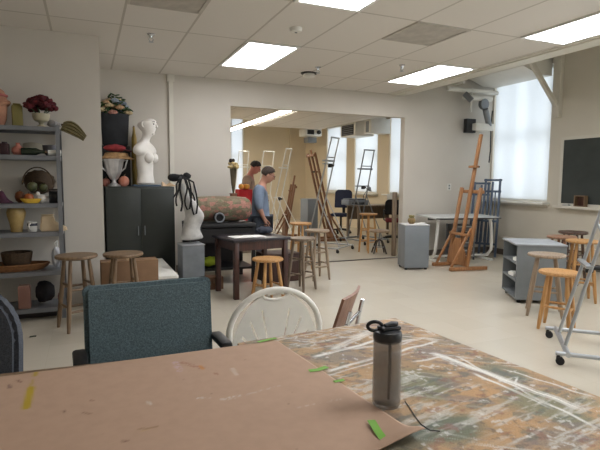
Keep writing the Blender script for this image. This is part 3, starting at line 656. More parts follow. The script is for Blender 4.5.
# white mannequin bust
def mannequin(loc, rz):
    t = thing('mannequin_bust', 'white armless mannequin bust with a bald head on the dark cabinet', 'mannequin', loc, rz)
    k = 1.25
    Z = dict(b0=(0,0,.05,.128,.095), b1=(0,0,.07,.122,.09), w=(0,0,.17,.094,.075), r=(0,-.005,.27,.125,.09), c=(0,0,.36,.14,.10), sh=(0,0,.43,.115,.07), n0=(0,.0,.49,.05,.05), n1=(0,.015,.545,.042,.042),
        j=(0,.045,.592,.064,.074), h=(0,.03,.66,.096,.118), cr=(0,.012,.72,.080,.10), L=(.15,0,.425,.06,.06), L2=(.205,0,.36,.05,.055), R=(-.15,0,.425,.06,.06), R2=(-.205,0,.36,.05,.055))
    Vv = {q: tuple(x*k for x in v) for q, v in Z.items()}
    Ee = [('b0','b1'),('b1','w'),('w','r'),('r','c'),('c','sh'),('sh','n0'),('n0','n1'),('n1','j'),('j','h'),('h','cr'),('sh','L'),('L','L2'),('sh','R'),('R','R2')]
    o = skin('bust_body', Vv, Ee, 'b0', M['plaster'], t)
    lo = min(v.co.z for v in o.data.vertices); o.location.z = -lo
    b = MB(); S_ = Matrix.Diagonal((k,k,k,1)); b.T = Matrix.Translation((0,0,-lo)) @ S_
    for s in (-1,1): b.ball((s*.055,.060,.325), (.052,.056,.058), n=16)
    b.build('breasts', M['plaster'], t)
    b = MB(); b.T = Matrix.Translation((0,0,-lo)) @ S_
    b.path([(0,.118,.675),(0,.130,.655),(0,.136,.643),(0,.118,.633)], [.006,.011,.013,.006], 8)
    b.ball((0,.100,.600), (.022,.012,.007), n=8); b.ball((0,.09,.575), (.025,.02,.018), n=10)
    for s in (-1,1): b.path([(s*.078,.02,.690),(s*.088,.01,.675),(s*.084,.01,.650),(s*.076,.02,.635)], .007, 6)
    b.build('face', M['plaster'], t)
    b = MB(); b.T = Matrix.Translation((0,0,-lo)) @ S_
    for s in (-1,1): b.ball((s*.032,.112,.668), (.014,.010,.007), n=8); b.path([(s*.016,.120,.688),(s*.034,.120,.694),(s*.052,.106,.688)], .003, 5)
    b.build('eyes', mat('eye_paint', (90,86,84), .5), t)
    return t
mannequin((.71,6.755,1.248), -2.1)
# white plaster torso on its pedestal, with the black ribbons
t = thing('pedestal', 'scuffed grey pedestal carrying the white torso sculpture', 'pedestal', (1.10,5.79,0), .06)
b = MB(); b.box((0,0,.28), (.255,.26,.55), bev=.004); b.build('pedestal_body', M['grey_ped2'], t)
b = MB(); b.box((0,0,.564), (.265,.27,.012), bev=.003); b.build('pedestal_top', mat('pedestal_top_paint', (160,164,168), .6), t)
t = thing('torso_sculpture', 'white plaster torso sculpture with scuffed patches on the grey pedestal', 'sculpture', (1.10,5.80,.576), .12)
skin('torso', dict(a=(.02,0,.03,.155,.115), b=(.02,0,.07,.142,.105), c=(.0,0,.16,.106,.088), d=(.03,0,.26,.135,.105), e=(.045,0,.34,.140,.105), f=(.0,0,.44,.118,.092), g=(-.06,0,.53,.085,.072), h=(-.105,0,.62,.064,.056), i=(-.105,0,.71,.046,.042), k=(.125,.0,.30,.066,.055), l=(.045,0,.46,.034,.03), m=(.065,0,.58,.026,.024), n=(.05,0,.68,.022,.02)),
     [('a','b'),('b','c'),('c','d'),('d','e'),('e','f'),('f','g'),('g','h'),('h','i'),('e','k'),('f','l'),('l','m'),('m','n')], 'a', M['plaster_dirty'], t)
t = thing('ribbon_bow', 'big black ribbon bow with long dangling loops on top of the white torso', 'ribbon', (1.00,5.76,1.325))
b = MB()
b.ball((-.075,0,.01), (.085,.04,.045), n=14, noise=.1, seed=1); b.ball((.06,0,.03), (.045,.03,.04), n=14, noise=.1, seed=2); b.ball((0,0,.02), (.03,.03,.03), n=10)
b.build('bow', M['black_cloth'], t)
for k, (x0, x1, L, wv) in enumerate(((-.05,-.075,.30,.03), (-.02,-.03,.36,-.03), (.02,.04,.34,.04), (.06,.115,.40,.02), (.02,.13,.24,-.02), (-.04,-.11,.20,-.03))):
    b = MB(); pts = [(x0*.3, -.02, .02)] + [(x0+(x1-x0)*j/7+.5*wv*math.sin(.9*j), -.098-.004*(j % 2), -.01-L*j/7) for j in range(8)]
    if k in (2, 3): pts += [(x1+.03, -.10, -.01-L*.97), (x1+.045, -.10, -.01-L*.7), (x1+.03, -.10, -.01-L*.4), (x1, -.10, -.0-L*.1), (.03,-.06,.01)]
    b.path(pts, .010, 7); b.build('ribbon_tail', M['black_cloth'], t)
# low white platform and cardboard box
t = thing('model_platform', 'low platform with a white top in front of the dark cabinet', 'platform', (.52,5.90,0))
b = MB(); b.box((0,0,.285), (.70,1.24,.03), bev=.003); b.build('platform_top', M['white_paint'], t)
b = MB(); b.box((0,0,.136), (.66,1.18,.268)); b.build('platform_base', mat('platform_side', (150,146,140), .7), t)
t = thing('cardboard_box', 'brown cardboard box on the floor behind the stool by the teal chair', 'box', (.365,5.10,0), .03)
b = MB(); b.box((0,0,.262), (.53,.16,.52), bev=.003); b.build('carton', M['cardboard'], t)
b = MB()
for s in (-1,1): b.bar((-.262,s*.078,.524),(.262,s*.078,.524),.004,.004)
b.box((0,s*.0,.5245), (.05,.155,.003)); b.build('tape', mat('packing_tape', (164,132,96), .4), t)
# ================================================================ cart with the rolled rug, brown table
t = thing('utility_cart', 'black utility cart under the rolled patterned rug', 'cart', (1.56,6.33,0))
b = MB(); b.box((0,0,.745), (.82,.66,.05), bev=.006); b.box((0,0,.62), (.78,.58,.18)); b.build('cart_top', mat('cart_black', (32,30,30), .5), t)
for s in (-1,1):
    for q in (-1,1): b = MB(); b.box((s*.39,q*.28,.36), (.04,.04,.72)); b.build('post', M['black'], t)
b = MB(); b.box((0,0,.19), (.80,.58,.025)); b.build('cart_shelf', M['black'], t)
b = MB(); b.box((0,.29,.36), (.74,.012,.5)); b.build('cart_back', mat('cart_back', (44,38,36), .7), t)
def rug_mat():
    m, n, l, b = new_mat('patterned_rug'); b.inputs['Roughness'].default_value = .95
    tc = n.new('ShaderNodeTexCoord'); vo = n.new('ShaderNodeTexVoronoi'); vo.inputs['Scale'].default_value = 24
    mp = n.new('ShaderNodeMapping'); mp.inputs['Scale'].default_value = (.7,1.3,1.3); l.new(tc.outputs['Object'], mp.inputs['Vector']); l.new(mp.outputs['Vector'], vo.inputs['Vector'])
    cr = n.new('ShaderNodeValToRGB'); e = cr.color_ramp.elements; e[0].color = (*lin((112,100,82)),1); e[1].color = (*lin((132,120,98)),1)
    for p, c in ((.3,(146,108,92)),(.42,(112,100,80)),(.55,(112,112,86)),(.7,(158,114,102)),(.82,(128,116,96))): x = e.new(p); x.color = (*lin(c),1)
    cr.color_ramp.interpolation = 'CONSTANT'
    sp = n.new('ShaderNodeSeparateColor'); l.new(vo.outputs['Color'], sp.inputs['Color']); l.new(sp.outputs['Red'], cr.inputs['Fac'])
    nz = n.new('ShaderNodeTexNoise'); nz.inputs['Scale'].default_value = 60; l.new(tc.outputs['Object'], nz.inputs['Vector'])
    mx = n.new('ShaderNodeMixRGB'); mx.blend_type = 'OVERLAY'; mx.inputs['Fac'].default_value = .5; l.new(cr.outputs['Color'], mx.inputs['Color1']); l.new(nz.outputs['Fac'], mx.inputs['Color2'])
    l.new(mx.outputs['Color'], b.inputs['Base Color']); return m
t = thing('rolled_rug', 'thick rolled-up rug with a faded floral pattern on the black cart', 'rug', (1.57,6.27,.773), .02)
b = MB(); ry = Matrix.Rotation(PI/2, 3, 'Y') 
b.lathe([(0,-.40),(.08,-.405),(.15,-.39),(.165,-.34),(.17,-.1),(.168,.2),(.155,.34),(.12,.39),(.06,.40),(0,.395)], (0,0,.168), 36, ry, sx=.96, sy=1.02); b.build('rug', rug_mat(), t)
b = MB()
for k in range(2):
    r0 = .11-.05*k; b.path([(-.408,r0*math.cos(a),.168+r0*math.sin(a)) for a in [j*PI/12 for j in range(24)]], .008, 6, True)
b.build('rolled_edge', mat('rug_backing', (110,94,76), .95), t)
t = thing('tube_roll', 'black roll with a pale ring-shaped end lying under the rug', 'roll', (1.50,6.025,.7715), 0)
b = MB(); b.tube((0,-.02,.075),(0,.052,.075),.062,n=24); b.build('roll_body', M['black_cloth'], t)
b = MB(); b.path([(.055*math.cos(a),-.024,.075+.055*math.sin(a)) for a in [k*PI/14 for k in range(28)]], .010, 8, True); b.build('roll_ring', M['metal_grey'], t)
b = MB(); b.box((0,.015,.006), (.16,.06,.012)); b.build('roll_cradle', M['black'], t)
for (x, lab, sx, sd) in ((1.40,'lime-yellow cloth bundle on the lower shelf of the black cart',.10,3),):
    t = thing('lime_cloth', lab, 'cloth', (x,6.2,.205)); b = MB(); b.ball((0,0,.072), (.13,.09,.06), n=22, noise=.15, seed=sd); b.build('cloth', mat('lime_cloth', (176,196,50), .8, var=.1), t)
t = thing('small_carton', 'low brown carton on the floor between the pedestal and the brown table', 'box', (1.385,5.86,0), .0)
b = MB(); b.box((0,0,.075), (.20,.16,.15), bev=.003); b.build('carton', mat('carton_brown', (116,84,62), .85), t)
b = MB(); b.box((0,-.081,.10), (.05,.003,.05)); b.build('carton_label', M['wood_pale'], t)
# brown table
t = thing('brown_table', 'dark brown square wooden table with a sheet of paper on it', 'table', (1.745,5.50,0), .16)
b = MB(); b.box((0,0,.650), (.72,.60,.03), bev=.004); b.build('table_top', mat('table_top_dark', (40,34,40), .35), t)
b = MB()
for s in (-1,1): b.box((0,s*.25,.585), (.60,.022,.10)); b.box((s*.31,0,.585), (.022,.48,.10))
b.build('apron', M['wood_dark'], t)
for s in (-1,1):
    for q in (-1,1): b = MB(); b.box((s*.31,q*.25,.318), (.055,.055,.634), bev=.004); b.build('leg', M['wood_dark'], t)
b = MB(); b.box((0,0,.0012), (.40,.24,.0015), .1); b.box((.06,.0,.0024), (.28,.2,.001), .2); tag(b.build('paper_sheet', M['paper']), 'white sheets of paper lying on the dark brown table', 'paper', loc=(1.68,5.44,.6662))
t = thing('dark_bag', 'crumpled dark blue-grey bag on the right end of the brown table', 'bag', (1.955,5.64,.667))
b = MB(); b.ball((0,0,.045), (.10,.09,.045), n=20, noise=.13, seed=8); b.build('bag_body', mat('slate_cloth', (58,62,74), .9, var=.2), t)
b = MB(); b.path([(-.06,0,.08),(-.05,.0,.11),(.04,.0,.115),(.06,0,.08)], .007, 6); b.build('bag_strap', M['black_cloth'], t)
t = thing('chest', 'dark brown wooden chest on the floor right of the brown table', 'chest', (2.30,6.08,0), .05)
b = MB(); b.box((0,0,.17), (.48,.36,.34), bev=.005); b.build('chest_body', mat('trunk_brown', (66,40,32), .6, var=.15), t)
b = MB(); b.box((0,0,.355), (.49,.37,.028), bev=.005); b.build('chest_lid', mat('chest_lid', (56,34,28), .55), t)
b = MB(); b.box((0,-.186,.32), (.05,.012,.07)); b.build('latch', M['metal_grey'], t)
t = thing('dried_flower_stand', 'tall dried flower arrangement in a brown vase behind the rolled rug', 'dried flowers', (1.83,6.55,.7725))
b = MB(); b.lathe([(0,0),(.06,0),(.08,.06),(.09,.16),(.06,.26),(.045,.34),(.055,.36),(.045,.36),(0,.33)], n=24); b.build('vase', mat('brown_floral_glaze', (122,78,60), .5, col2=(146,104,84), scale=16), t)
b = MB(); rd = random.Random(9)
for k in range(12): a = k*.55; b.path([(0,0,.34),(.02*math.cos(a),.02*math.sin(a),.50),(.045*math.cos(a),.04*math.sin(a),.70+.02*(k%3))], [.008,.012,.006], 6)
b.build('stalks', mat('dry_stalk', (104,92,70), .9, col2=(78,72,54)), t)
b = MB()
for k in range(10): a = k*.63; b.ball((.05*math.cos(a),.045*math.sin(a),.73+.03*math.sin(k*2)), (.028,.028,.022), n=8, noise=.2, seed=k)
b.build('seed_heads', mat('dry_heads', (176,156,110), .9), t)
b = MB()
for k in range(5): a = k*1.25; b.ball((-.02+.02*math.cos(a),.02*math.sin(a),.80), (.022,.022,.026), n=8, noise=.2, seed=k)
b.build('dark_pods', mat('dark_pod', (46,38,34), .9), t)
# ================================================================ grey pedestal, easel, drafting table
t = thing('pedestal', 'clean grey box pedestal on small feet at the right end of the opening', 'pedestal', (4.52,6.16,0), -.30)
b = MB(); b.box((0,0,.345), (.37,.34,.63), bev=.004); b.build('pedestal_body', M['grey_ped'], t)
b = MB(); b.box((0,0,.667), (.375,.345,.012), bev=.003); b.build('pedestal_top', mat('pedestal_top_white', (206,208,208), .6), t)
for s in (-1,1):
    for q in (-1,1): b = MB(); b.tube((s*.15,q*.135,0),(s*.15,q*.135,.032),.022); b.build('foot', M['rubber'], t)
t = thing('small_pot', 'little brown pot with yellowish leaves on the clean grey pedestal', 'pot', (4.47,6.15,.6745))
b = MB(); b.lathe([(0,0),(.035,0),(.055,.03),(.058,.06),(.045,.085),(.04,.085),(.045,.06),(0,.03)]); b.build('pot', mat('mottled_clay', (118,92,60), .6, col2=(150,130,84), scale=20), t)
b = MB()
for k in range(14): a = k*.45; b.ball((.03*math.cos(a),.03*math.sin(a),.10+.01*(k%3)), (.022,.01,.006), Matrix.Rotation(a,3,'Z')@Matrix.Rotation(-.7,3,'Y'), n=7)
b.build('leaves', mat('yellow_leaf', (150,140,92), .8), t)
b = MB(); b.sheet(5, 4, lambda u, v: (.14*(u-.5), .1*(v-.5), .004+.014*u*u+.004*math.sin(6*v)), .002); tag(b.build('paper_scrap', M['paper']), 'curled white paper scrap beside the little brown pot', 'paper', loc=(4.60,6.12,.675))
def wood_easel(label, loc, rz, wm, H=2.0, post=1.2, panel=True, group='wooden studio easels', k=.17):
    """local -x is the side that holds the canvas"""
    t = thing('wooden_easel', label, 'easel', loc, rz, group)
    X = lambda z: -.02+k*z
    for s in (-1,1):
        b = MB(); b.box((.02,s*.235,.03), (.62,.06,.05), bev=.006); b.build('skid', wm, t)
        b = MB(); b.bar((X(.05),s*.235,.055),(X(post),s*.235,post),.055,.04,(1,0,0),.004); b.build('post', wm, t)
        b = MB(); b.bar((-.25,s*.20,.05),(X(.62)-.02,s*.20,.62),.03,.03,(0,1,0),.003); b.build('brace', wm, t)
    b = MB(); b.bar((X(.10),0,.10),(X(H),0,H),.06,.035,(1,0,0),.004); b.build('mast', wm, t)
    b = MB(); b.box((X(.12)+.0,0,.12), (.035,.43,.09), bev=.003); b.build('cross_rail', wm, t)
    b = MB(); b.box((X(post-.06)+.035,0,post-.06), (.03,.53,.05), bev=.003); b.build('top_rail', wm, t)
    if panel:
        b = MB(); b.prism([(-.20,.06),(.20,.06),(.20,.24),(.06,.46),(-.06,.46),(-.20,.24)], 'x', X(.25)-.05, X(.25)-.028); b.build('panel', wm, t)
    b = MB(); b.box((X(.52)-.055,0,.52), (.08,.44,.03), bev=.003); b.build('canvas_ledge', wm, t)
    b = MB(); b.box((X(H*.76)-.03,0,H*.76), (.09,.13,.035), bev=.004); cl = b.build('top_clamp', wm, t)
    b = MB(); b.tube((X(H*.76)+.02,0,H*.76),(X(H*.76)+.07,0,H*.76),.016); b.build('knob', M['black'], cl)
    return t
wood_easel('tall honey-brown wooden studio easel in front of the drafting table', (5.16,5.90,0), -.12, M['wood_easel'], 2.02, 1.22)
t = thing('drafting_table', 'white-topped drafting table with curved white legs against the back wall', 'drafting table', (5.74,6.60,0), -.16)
b = MB(); b.box((0,0,.725), (1.20,.66,.022), Matrix.Rotation(.03,3,'X'), bev=.003); b.build('table_top', mat('drafting_top', (206,208,206), .45), t)
b = MB(); b.box((0,0,.69), (1.10,.05,.04)); b.box((0,-.334,.714), (1.18,.012,.018)); b.build('top_rail', mat('dark_edge', (70,68,66), .5), t)
for s in (-1,1):
    b = MB(); b.path([(s*.48,-.20,.69),(s*.495,-.21,.55),(s*.51,-.215,.35),(s*.52,-.20,.18),(s*.505,-.12,.08),(s*.48,0,.045),(s*.48,.16,.03)], .026, 10); b.box((s*.49,0,.014), (.07,.52,.026), bev=.005); b.build('leg', M['white_metal'], t)
b = MB(); b.tube((-.48,0,.06),(.48,0,.06),.018); b.build('stretcher', M['white_metal'], t)
t = thing('drawer_rack', 'grey wire drawer rack standing under the drafting table', 'drawer unit', (5.82,6.62,.0), -.16)
for s in (-1,1):
    for q in (-1,1): b = MB(); b.box((s*.17,q*.15,.32), (.02,.02,.54)); b.build('rack_post', M['metal_grey'], t)
b = MB(); b.box((0,.15,.33), (.32,.01,.5)); b.build('rack_back', M['metal_grey'], t)
for k in range(4):
    b = MB(); b.box((0,0,.13+.135*k), (.31,.28,.10), bev=.004); dr = b.build('drawer', mat('drawer_dark', (92,94,98), .6), t)
    b = MB(); b.box((0,-.146,.155+.135*k), (.28,.012,.018)); b.build('drawer_lip', M['steel'], dr)
for s in (-1,1):
    for q in (-1,1): b = MB(); b.tube((s*.17,q*.15,0),(s*.17,q*.15,.05),.018); b.build('foot', M['rubber'], t)
t = thing('wooden_plank', 'grey-brown plank standing upright at the right edge of the opening', 'plank', (4.925,7.28,0))
b = MB(); b.box((0,0,.56), (.05,.08,1.12), bev=.004); b.build('plank', M['wood_grey'], t)
# folded blue-grey easels leaning in the corner
def folded_easel(label, x, y, rz, lean, H):
    t = thing('folded_easel', label, 'easel', (x,y,0), rz, 'folded metal easels')
    dy = H*math.tan(lean)
    P = lambda sx, z: (sx, dy*z/H, z)
    for s in (-1,1): b = MB(); b.bar(P(s*.14,0),P(s*.12,H),.036,.026,(0,1,0)); b.build('upright', M['blue_metal'], t)
    b = MB(); b.bar(P(0,.2),P(0,H-.05),.034,.022,(0,1,0)); b.build('centre_bar', M['blue_metal'], t)
    for z in (.22,.62,H-.22,H-.02): b = MB(); b.bar(P(-.15,z),P(.15,z),.026,.036); b.build('cross_bar', M['blue_metal'], t)
    for x0, x1 in ((-.075,-.055),(.075,.055)): b = MB(); b.bar(P(x0,.25),P(x1,H-.22),.018,.018,(0,1,0)); b.build('inner_rod', M['blue_metal'], t)
folded_easel('blue-grey folded metal easel leaning under the window, the taller and nearer one', 6.42,6.62,-1.0,.19,1.36)
folded_easel('blue-grey folded metal easel leaning deepest in the corner behind its taller twin', 6.34,6.80,-1.0,.19,1.30)
# open grey cabinet on the right
N0 = V3((4.24,3.93,0)); ang = math.atan2(.53,.85)
t = thing('open_cabinet', 'grey wooden cabinet with open compartments below the window', 'cabinet', (N0.x,N0.y,0), -math.atan2(.53,.85))
# local x runs along the closed side, local y along the shelved side
Wc, Dc, Hc = .50, .58, .63
gm = mat('cabinet_grey', (122,127,130), .5, var=.05); dkm = mat('cabinet_inside', (96,98,100), .7)
b = MB(); b.box((Wc/2,.008,.04+Hc/2-.02), (Wc,.016,Hc-.04)); b.build('side_panel', gm, t)
b = MB(); b.box((Wc/2,Dc-.008,.04+Hc/2-.02), (Wc,.016,Hc-.04)); b.build('side_panel', gm, t)
b = MB(); b.box((Wc-.006,Dc/2,.04+Hc/2-.02), (.012,Dc-.034,Hc-.04)); b.build('back_panel', dkm, t)
b = MB(); b.box((Wc/2-.005,Dc/2,Hc+.009), (Wc+.02,Dc+.02,.018), bev=.003); b.build('top_panel', mat('cabinet_top', (150,154,158), .5), t)
for z in (.05,.24,.43): b = MB(); b.box((Wc/2-.005,Dc/2,z), (Wc-.014,Dc-.034,.016)); b.build('shelf', gm, t)
for i in (0,1):
    for j in (0,1): b = MB(); b.tube((.05+i*.4,.05+j*.48,0),(.05+i*.4,.05+j*.48,.04),.022); b.build('caster', M['rubber'], t)
for (yy, zz, lab) in ((.14,.44,'white papers poking out of the upper compartment of the grey open cabinet'), (.30,.25,'white paper stack in the middle compartment of the grey open cabinet')):
    mx_ = Matrix.Translation(N0) @ Matrix.Rotation(-math.atan2(.53,.85),4,'Z'); p = mx_ @ V3((.13,yy,zz))
    b = MB(); b.box((0,0,.02), (.22,.16,.035), .1); b.box((.0,0,.041), (.2,.15,.004), -.08); tag(b.build('paper_stack', M['paper']), lab, 'paper', loc=p, rz=-math.atan2(.53,.85))
# ================================================================ metal H-frame easels
def metal_easel(label, loc, rz, m, H=2.05, w=.19, clamp=.74, group='metal studio easels'):
    """local +x points to the back, the mast leans that way"""
    t = thing('metal_easel', label, 'easel', loc, rz, group); L = .80; B = .33; tz = .085
    X = lambda z: .06+(z-tz)*.24
    for s in (-1,1):
        b = MB(); b.tube((-.02,s*B,tz),(L,s*B,tz),.016); b.build('base_rail', m, t)
        for x in (0,L-.03):
            b = MB(); b.tube((x,s*B,.045),(x,s*B,tz),.012); b.tube((x+.012,s*B-.009,.0295),(x+.012,s*B+.009,.0295),.029,n=18); b.box((x+.006,s*B,.05), (.04,.028,.02), bev=.003); b.build('caster', M['rubber'], t)
        b = MB(); b.tube((X(tz),s*w,tz),(X(H),s*w*.8,H),.0135); b.build('upright', m, t)
        b = MB(); b.tube((X(1.0),s*w*.9,1.0),(L-.04,s*.2,tz),.010); b.build('back_strut', m, t)
    b = MB(); b.tube((.06,-B-.02,tz),(.06,B+.02,tz),.020); b.build('cross_rail', m, t)
    b = MB(); b.tube((L-.04,-B,tz),(L-.04,B,tz),.014); b.build('rear_rail', m, t)
    b = MB(); b.tube((X(H),-w*.8-.013,H),(X(H),w*.8+.013,H),.0135); b.tube((X(H*.83),-w*.8,H*.83),(X(H*.83),w*.8,H*.83),.010); b.build('top_bar', m, t)
    b = MB(); b.box((X(clamp)-.02,0,clamp), (.045,2*w+.04,.022), bev=.004); b.build('canvas_ledge', m, t)
    b = MB(); b.box((X(clamp)+.01,0,clamp-.03), (.055,.07,.07), bev=.008); b.tube((X(clamp)+.03,0,clamp-.03),(X(clamp)+.09,0,clamp-.03),.018); b.build('clamp_knob', M['black'], t)
    b = MB(); b.box((X(H*.8)-.03,0,H*.8), (.05,2*w+.06,.03), bev=.004); b.build('top_clamp', m, t)
    return t
metal_easel('silver tubular metal easel on casters at the right edge of the photo', (3.32,2.69,0), math.atan2(-.69,.72), M['steel'], 2.0, .17, .70)
# ================================================================ foreground tables
TZ = .72
def painted_color(P):
    """P: (n,2) table-plane positions -> linear rgb of dried paint on a wooden top"""
    rs = np.random.RandomState(4)
    def vn(x, y, s):
        tab = np.random.RandomState(s).rand(64,64)
        xi, yi = np.floor(x).astype(int), np.floor(y).astype(int); fx, fy = x-xi, y-yi; fx = fx*fx*(3-2*fx); fy = fy*fy*(3-2*fy)
        g = lambda a, b: tab[a % 64, b % 64]
        return (g(xi,yi)*(1-fx)+g(xi+1,yi)*fx)*(1-fy)+(g(xi,yi+1)*(1-fx)+g(xi+1,yi+1)*fx)*fy
    def fb(x, y, s): return .5*vn(x,y,s)+.27*vn(2*x,2*y,s+1)+.15*vn(4*x,4*y,s+2)+.08*vn(8*x,8*y,s+3)
    x, y = P[:,0], P[:,1]
    # strokes run mostly along one diagonal of the table
    th = math.radians(-38); u = x*math.cos(th)+y*math.sin(th); v = -x*math.sin(th)+y*math.cos(th)
    th2 = math.radians(12); u2 = x*math.cos(th2)+y*math.sin(th2); v2 = -x*math.sin(th2)+y*math.cos(th2)
    L = lambda c: np.array(lin(c))
    col = np.tile(L((182,150,112)), (len(x),1))
    def mixc(c, w): 
        nonlocal col
        w = np.clip(w,0,1)[:,None]; col = col*(1-w)+L(c)*w
    sm = lambda a, lo, hi: np.clip((a-lo)/(hi-lo),0,1)
    def blob(px, py, rx, ry, c, op, sd):
        o = np.array(G(px,py,TZ)[:2]); d = P-o; w = 1-np.sqrt((d[:,0]/rx)**2+(d[:,1]/ry)**2)+1.1*(fb(u*7+sd,v*13,sd)-.5)
        mixc(c, sm(w,.0,.45)*op)
    mixc((158,130,96), sm(fb(u*16,v*30,10),.45,.6)*.6)
    mixc((194,156,112), sm(fb(u*5+7,v*8,50),.54,.70)*.7)
    for q in ((424,385,.10,.12,(112,122,96),.8,31),(450,428,.14,.10,(96,112,94),.85,32),(545,405,.10,.14,(118,126,100),.75,33),(500,372,.08,.10,(104,118,104),.7,34),(455,340,.10,.06,(132,128,116),.6,35),(400,440,.10,.07,(104,114,100),.7,36),
              (470,395,.09,.08,(196,154,106),.8,37),(520,425,.12,.08,(190,150,104),.75,38),(430,350,.08,.06,(150,138,128),.6,39),(340,355,.12,.07,(140,136,128),.6,40),(560,440,.1,.07,(122,118,112),.6,41),(585,400,.05,.06,(126,132,108),.6,42)): blob(*q)
    mixc((122,112,112), sm(fb(u*13,v*26+5,40),.56,.66)*.55)
    mixc((92,106,98), sm(fb(u2*18,v2*34,60),.60,.69)*.55)
    mixc((206,202,192), sm(fb(u2*9+1,v2*70,70),.57,.67)*.6*sm(fb(x*5,y*5,210),.42,.6))
    mixc((140,92,78), sm(fb(x*30,y*38,80),.66,.72)*.5)
    mixc((218,216,208), sm(fb(u*7,v*95,90),.62,.70)*.55*sm(fb(x*4+3,y*4,220),.45,.6))
    mixc((96,88,80), sm(fb(x*60+5,y*60,100),.68,.73)*.5)
    mixc((222,220,214), sm(fb(x*48+9,y*48,130),.70,.75)*.6)
    # larger white swipes, dragged dry so that they break up
    S = [((312,358),(385,338),.012,.8),((325,372),(440,340),.010,.75),((330,350),(372,331),.020,.6),((440,355),(520,386),.010,.9),((430,352),(590,412),.018,.75),((455,356),(600,430),.007,.7),((470,372),(556,410),.008,.8),((500,368),(600,399),.006,.55),
         ((424,338),(440,342),.02,.5),((400,346),(426,336),.008,.6),((425,330),(436,336),.012,.6),((346,338),(378,329),.016,.5),((410,362),(450,356),.008,.6),((500,384),(518,376),.005,.9),((518,376),(516,388),.004,.8),((310,380),(420,350),.006,.6),((350,350),(420,338),.012,.55)]
    for a, b_, wd, op in S:
        A = np.array(G(*a, TZ)[:2]); B = np.array(G(*b_, TZ)[:2]); d = B-A; Ld = np.linalg.norm(d); d = d/Ld; nn = np.array((-d[1],d[0]))
        s = (P-A)@d; q = (P-A)@nn + .012*(vn(s*18,s*0+a[0],7)-.5)
        w = np.clip(1-np.abs(q)/wd,0,1)**.6*np.clip(s/.03,0,1)*np.clip((Ld-s)/.05,0,1)
        br = sm(fb(s*9+a[1],q*160,110),.36,.52)
        mixc((236,234,228), np.clip(w*(.35+.65*br)*op*1.35,0,1))
    return col
def attr_mat(name, rough, nscale, namt, bump):
    m, n, l, b = new_mat(name); b.inputs['Roughness'].default_value = rough
    at = n.new('ShaderNodeAttribute'); at.attribute_name = 'paint'
    tc = n.new('ShaderNodeTexCoord'); nz = n.new('ShaderNodeTexNoise'); nz.inputs['Scale'].default_value = nscale; nz.inputs['Detail'].default_value = 6
    l.new(tc.outputs['Object'], nz.inputs['Vector'])
    cr = n.new('ShaderNodeValToRGB'); cr.color_ramp.elements[0].color = (1-namt,)*3+(1,); cr.color_ramp.elements[1].color = (1,1,1,1); cr.color_ramp.elements[0].position = .3; cr.color_ramp.elements[1].position = .62
    l.new(nz.outputs['Fac'], cr.inputs['Fac'])
    mx = n.new('ShaderNodeMixRGB'); mx.blend_type = 'MULTIPLY'; mx.inputs['Fac'].default_value = 1
    b.inputs['Specular IOR Level'].default_value = .3; l.new(at.outputs['Color'], mx.inputs['Color1']); l.new(cr.outputs['Color'], mx.inputs['Color2']); l.new(mx.outputs['Color'], b.inputs['Base Color'])
    bp = n.new('ShaderNodeBump'); bp.inputs['Strength'].default_value = bump; bp.inputs['Distance'].default_value = .002
    l.new(nz.outputs['Fac'], bp.inputs['Height']); l.new(bp.outputs['Normal'], b.inputs['Normal'])
    return m
def set_paint(o, cols):
    a = o.data.color_attributes.new('paint', 'FLOAT_COLOR', 'POINT')
    a.data.foreach_set('color', np.hstack([cols, np.ones((len(cols),1))]).astype(np.float32).ravel())
def grid_top(name, x0, x1, y0, y1, z, step, m, parent, world, colfn, wav=None):
    nx, ny = int((x1-x0)/step), int((y1-y0)/step)
    X, Y = np.meshgrid(np.linspace(x0,x1,nx+1), np.linspace(y0,y1,ny+1), indexing='ij'); co = np.stack([X.ravel(),Y.ravel(),np.full(X.size,z)],1)
    if wav is not None: co[:,2] += wav(co[:,0],co[:,1])
    idx = np.arange(X.size).reshape(nx+1,ny+1)
    f = np.stack([idx[:-1,:-1],idx[1:,:-1],idx[1:,1:],idx[:-1,1:]],-1).reshape(-1,4)
    me = bpy.data.meshes.new(name); me.from_pydata(co.tolist(), [], f.tolist()); me.materials.append(m)
    me.polygons.foreach_set('use_smooth', [True]*len(me.polygons))
    o = bpy.data.objects.new(name, me); C.objects.link(o)
    if parent is not None: o.parent = parent
    wp = np.array(world)[:2,:2] @ co[:,:2].T + np.array(world)[:2,3:4]
    set_paint(o, colfn(wp.T)); return o
# the painted work table on the right
far = G(395,318,TZ); rt = math.radians(5)
t = thing('work_table', 'work table with a top covered in dried paint smears, under the water bottle', 'table', (far.x-.36*math.cos(rt)+.62*math.sin(rt), far.y-.36*math.sin(rt)-.62*math.cos(rt), 0), rt)
wm_ = Matrix.Translation(t.location) @ Matrix.Rotation(rt,4,'Z')
grid_top('painted_surface', -.372, .36, -.60, .62, TZ, .004, attr_mat('dried_paint', .6, 260, .25, .25), t, wm_, painted_color)
b = MB(); b.box((-.006,.01,TZ-.016), (.73,1.218,.030)); b.build('table_top', wood('table_edge', (150,112,74), (176,136,92)), t)
for s in (-1,1):
    for q in (-1,1): b = MB(); b.box((s*.31,q*.54,.344), (.045,.045,.686)); b.build('leg', M['metal_grey'], t)
b = MB()
for q in (-1,1): b.box((0,q*.54,.655), (.575,.03,.06))
b.build('apron', M['metal_grey'], t)
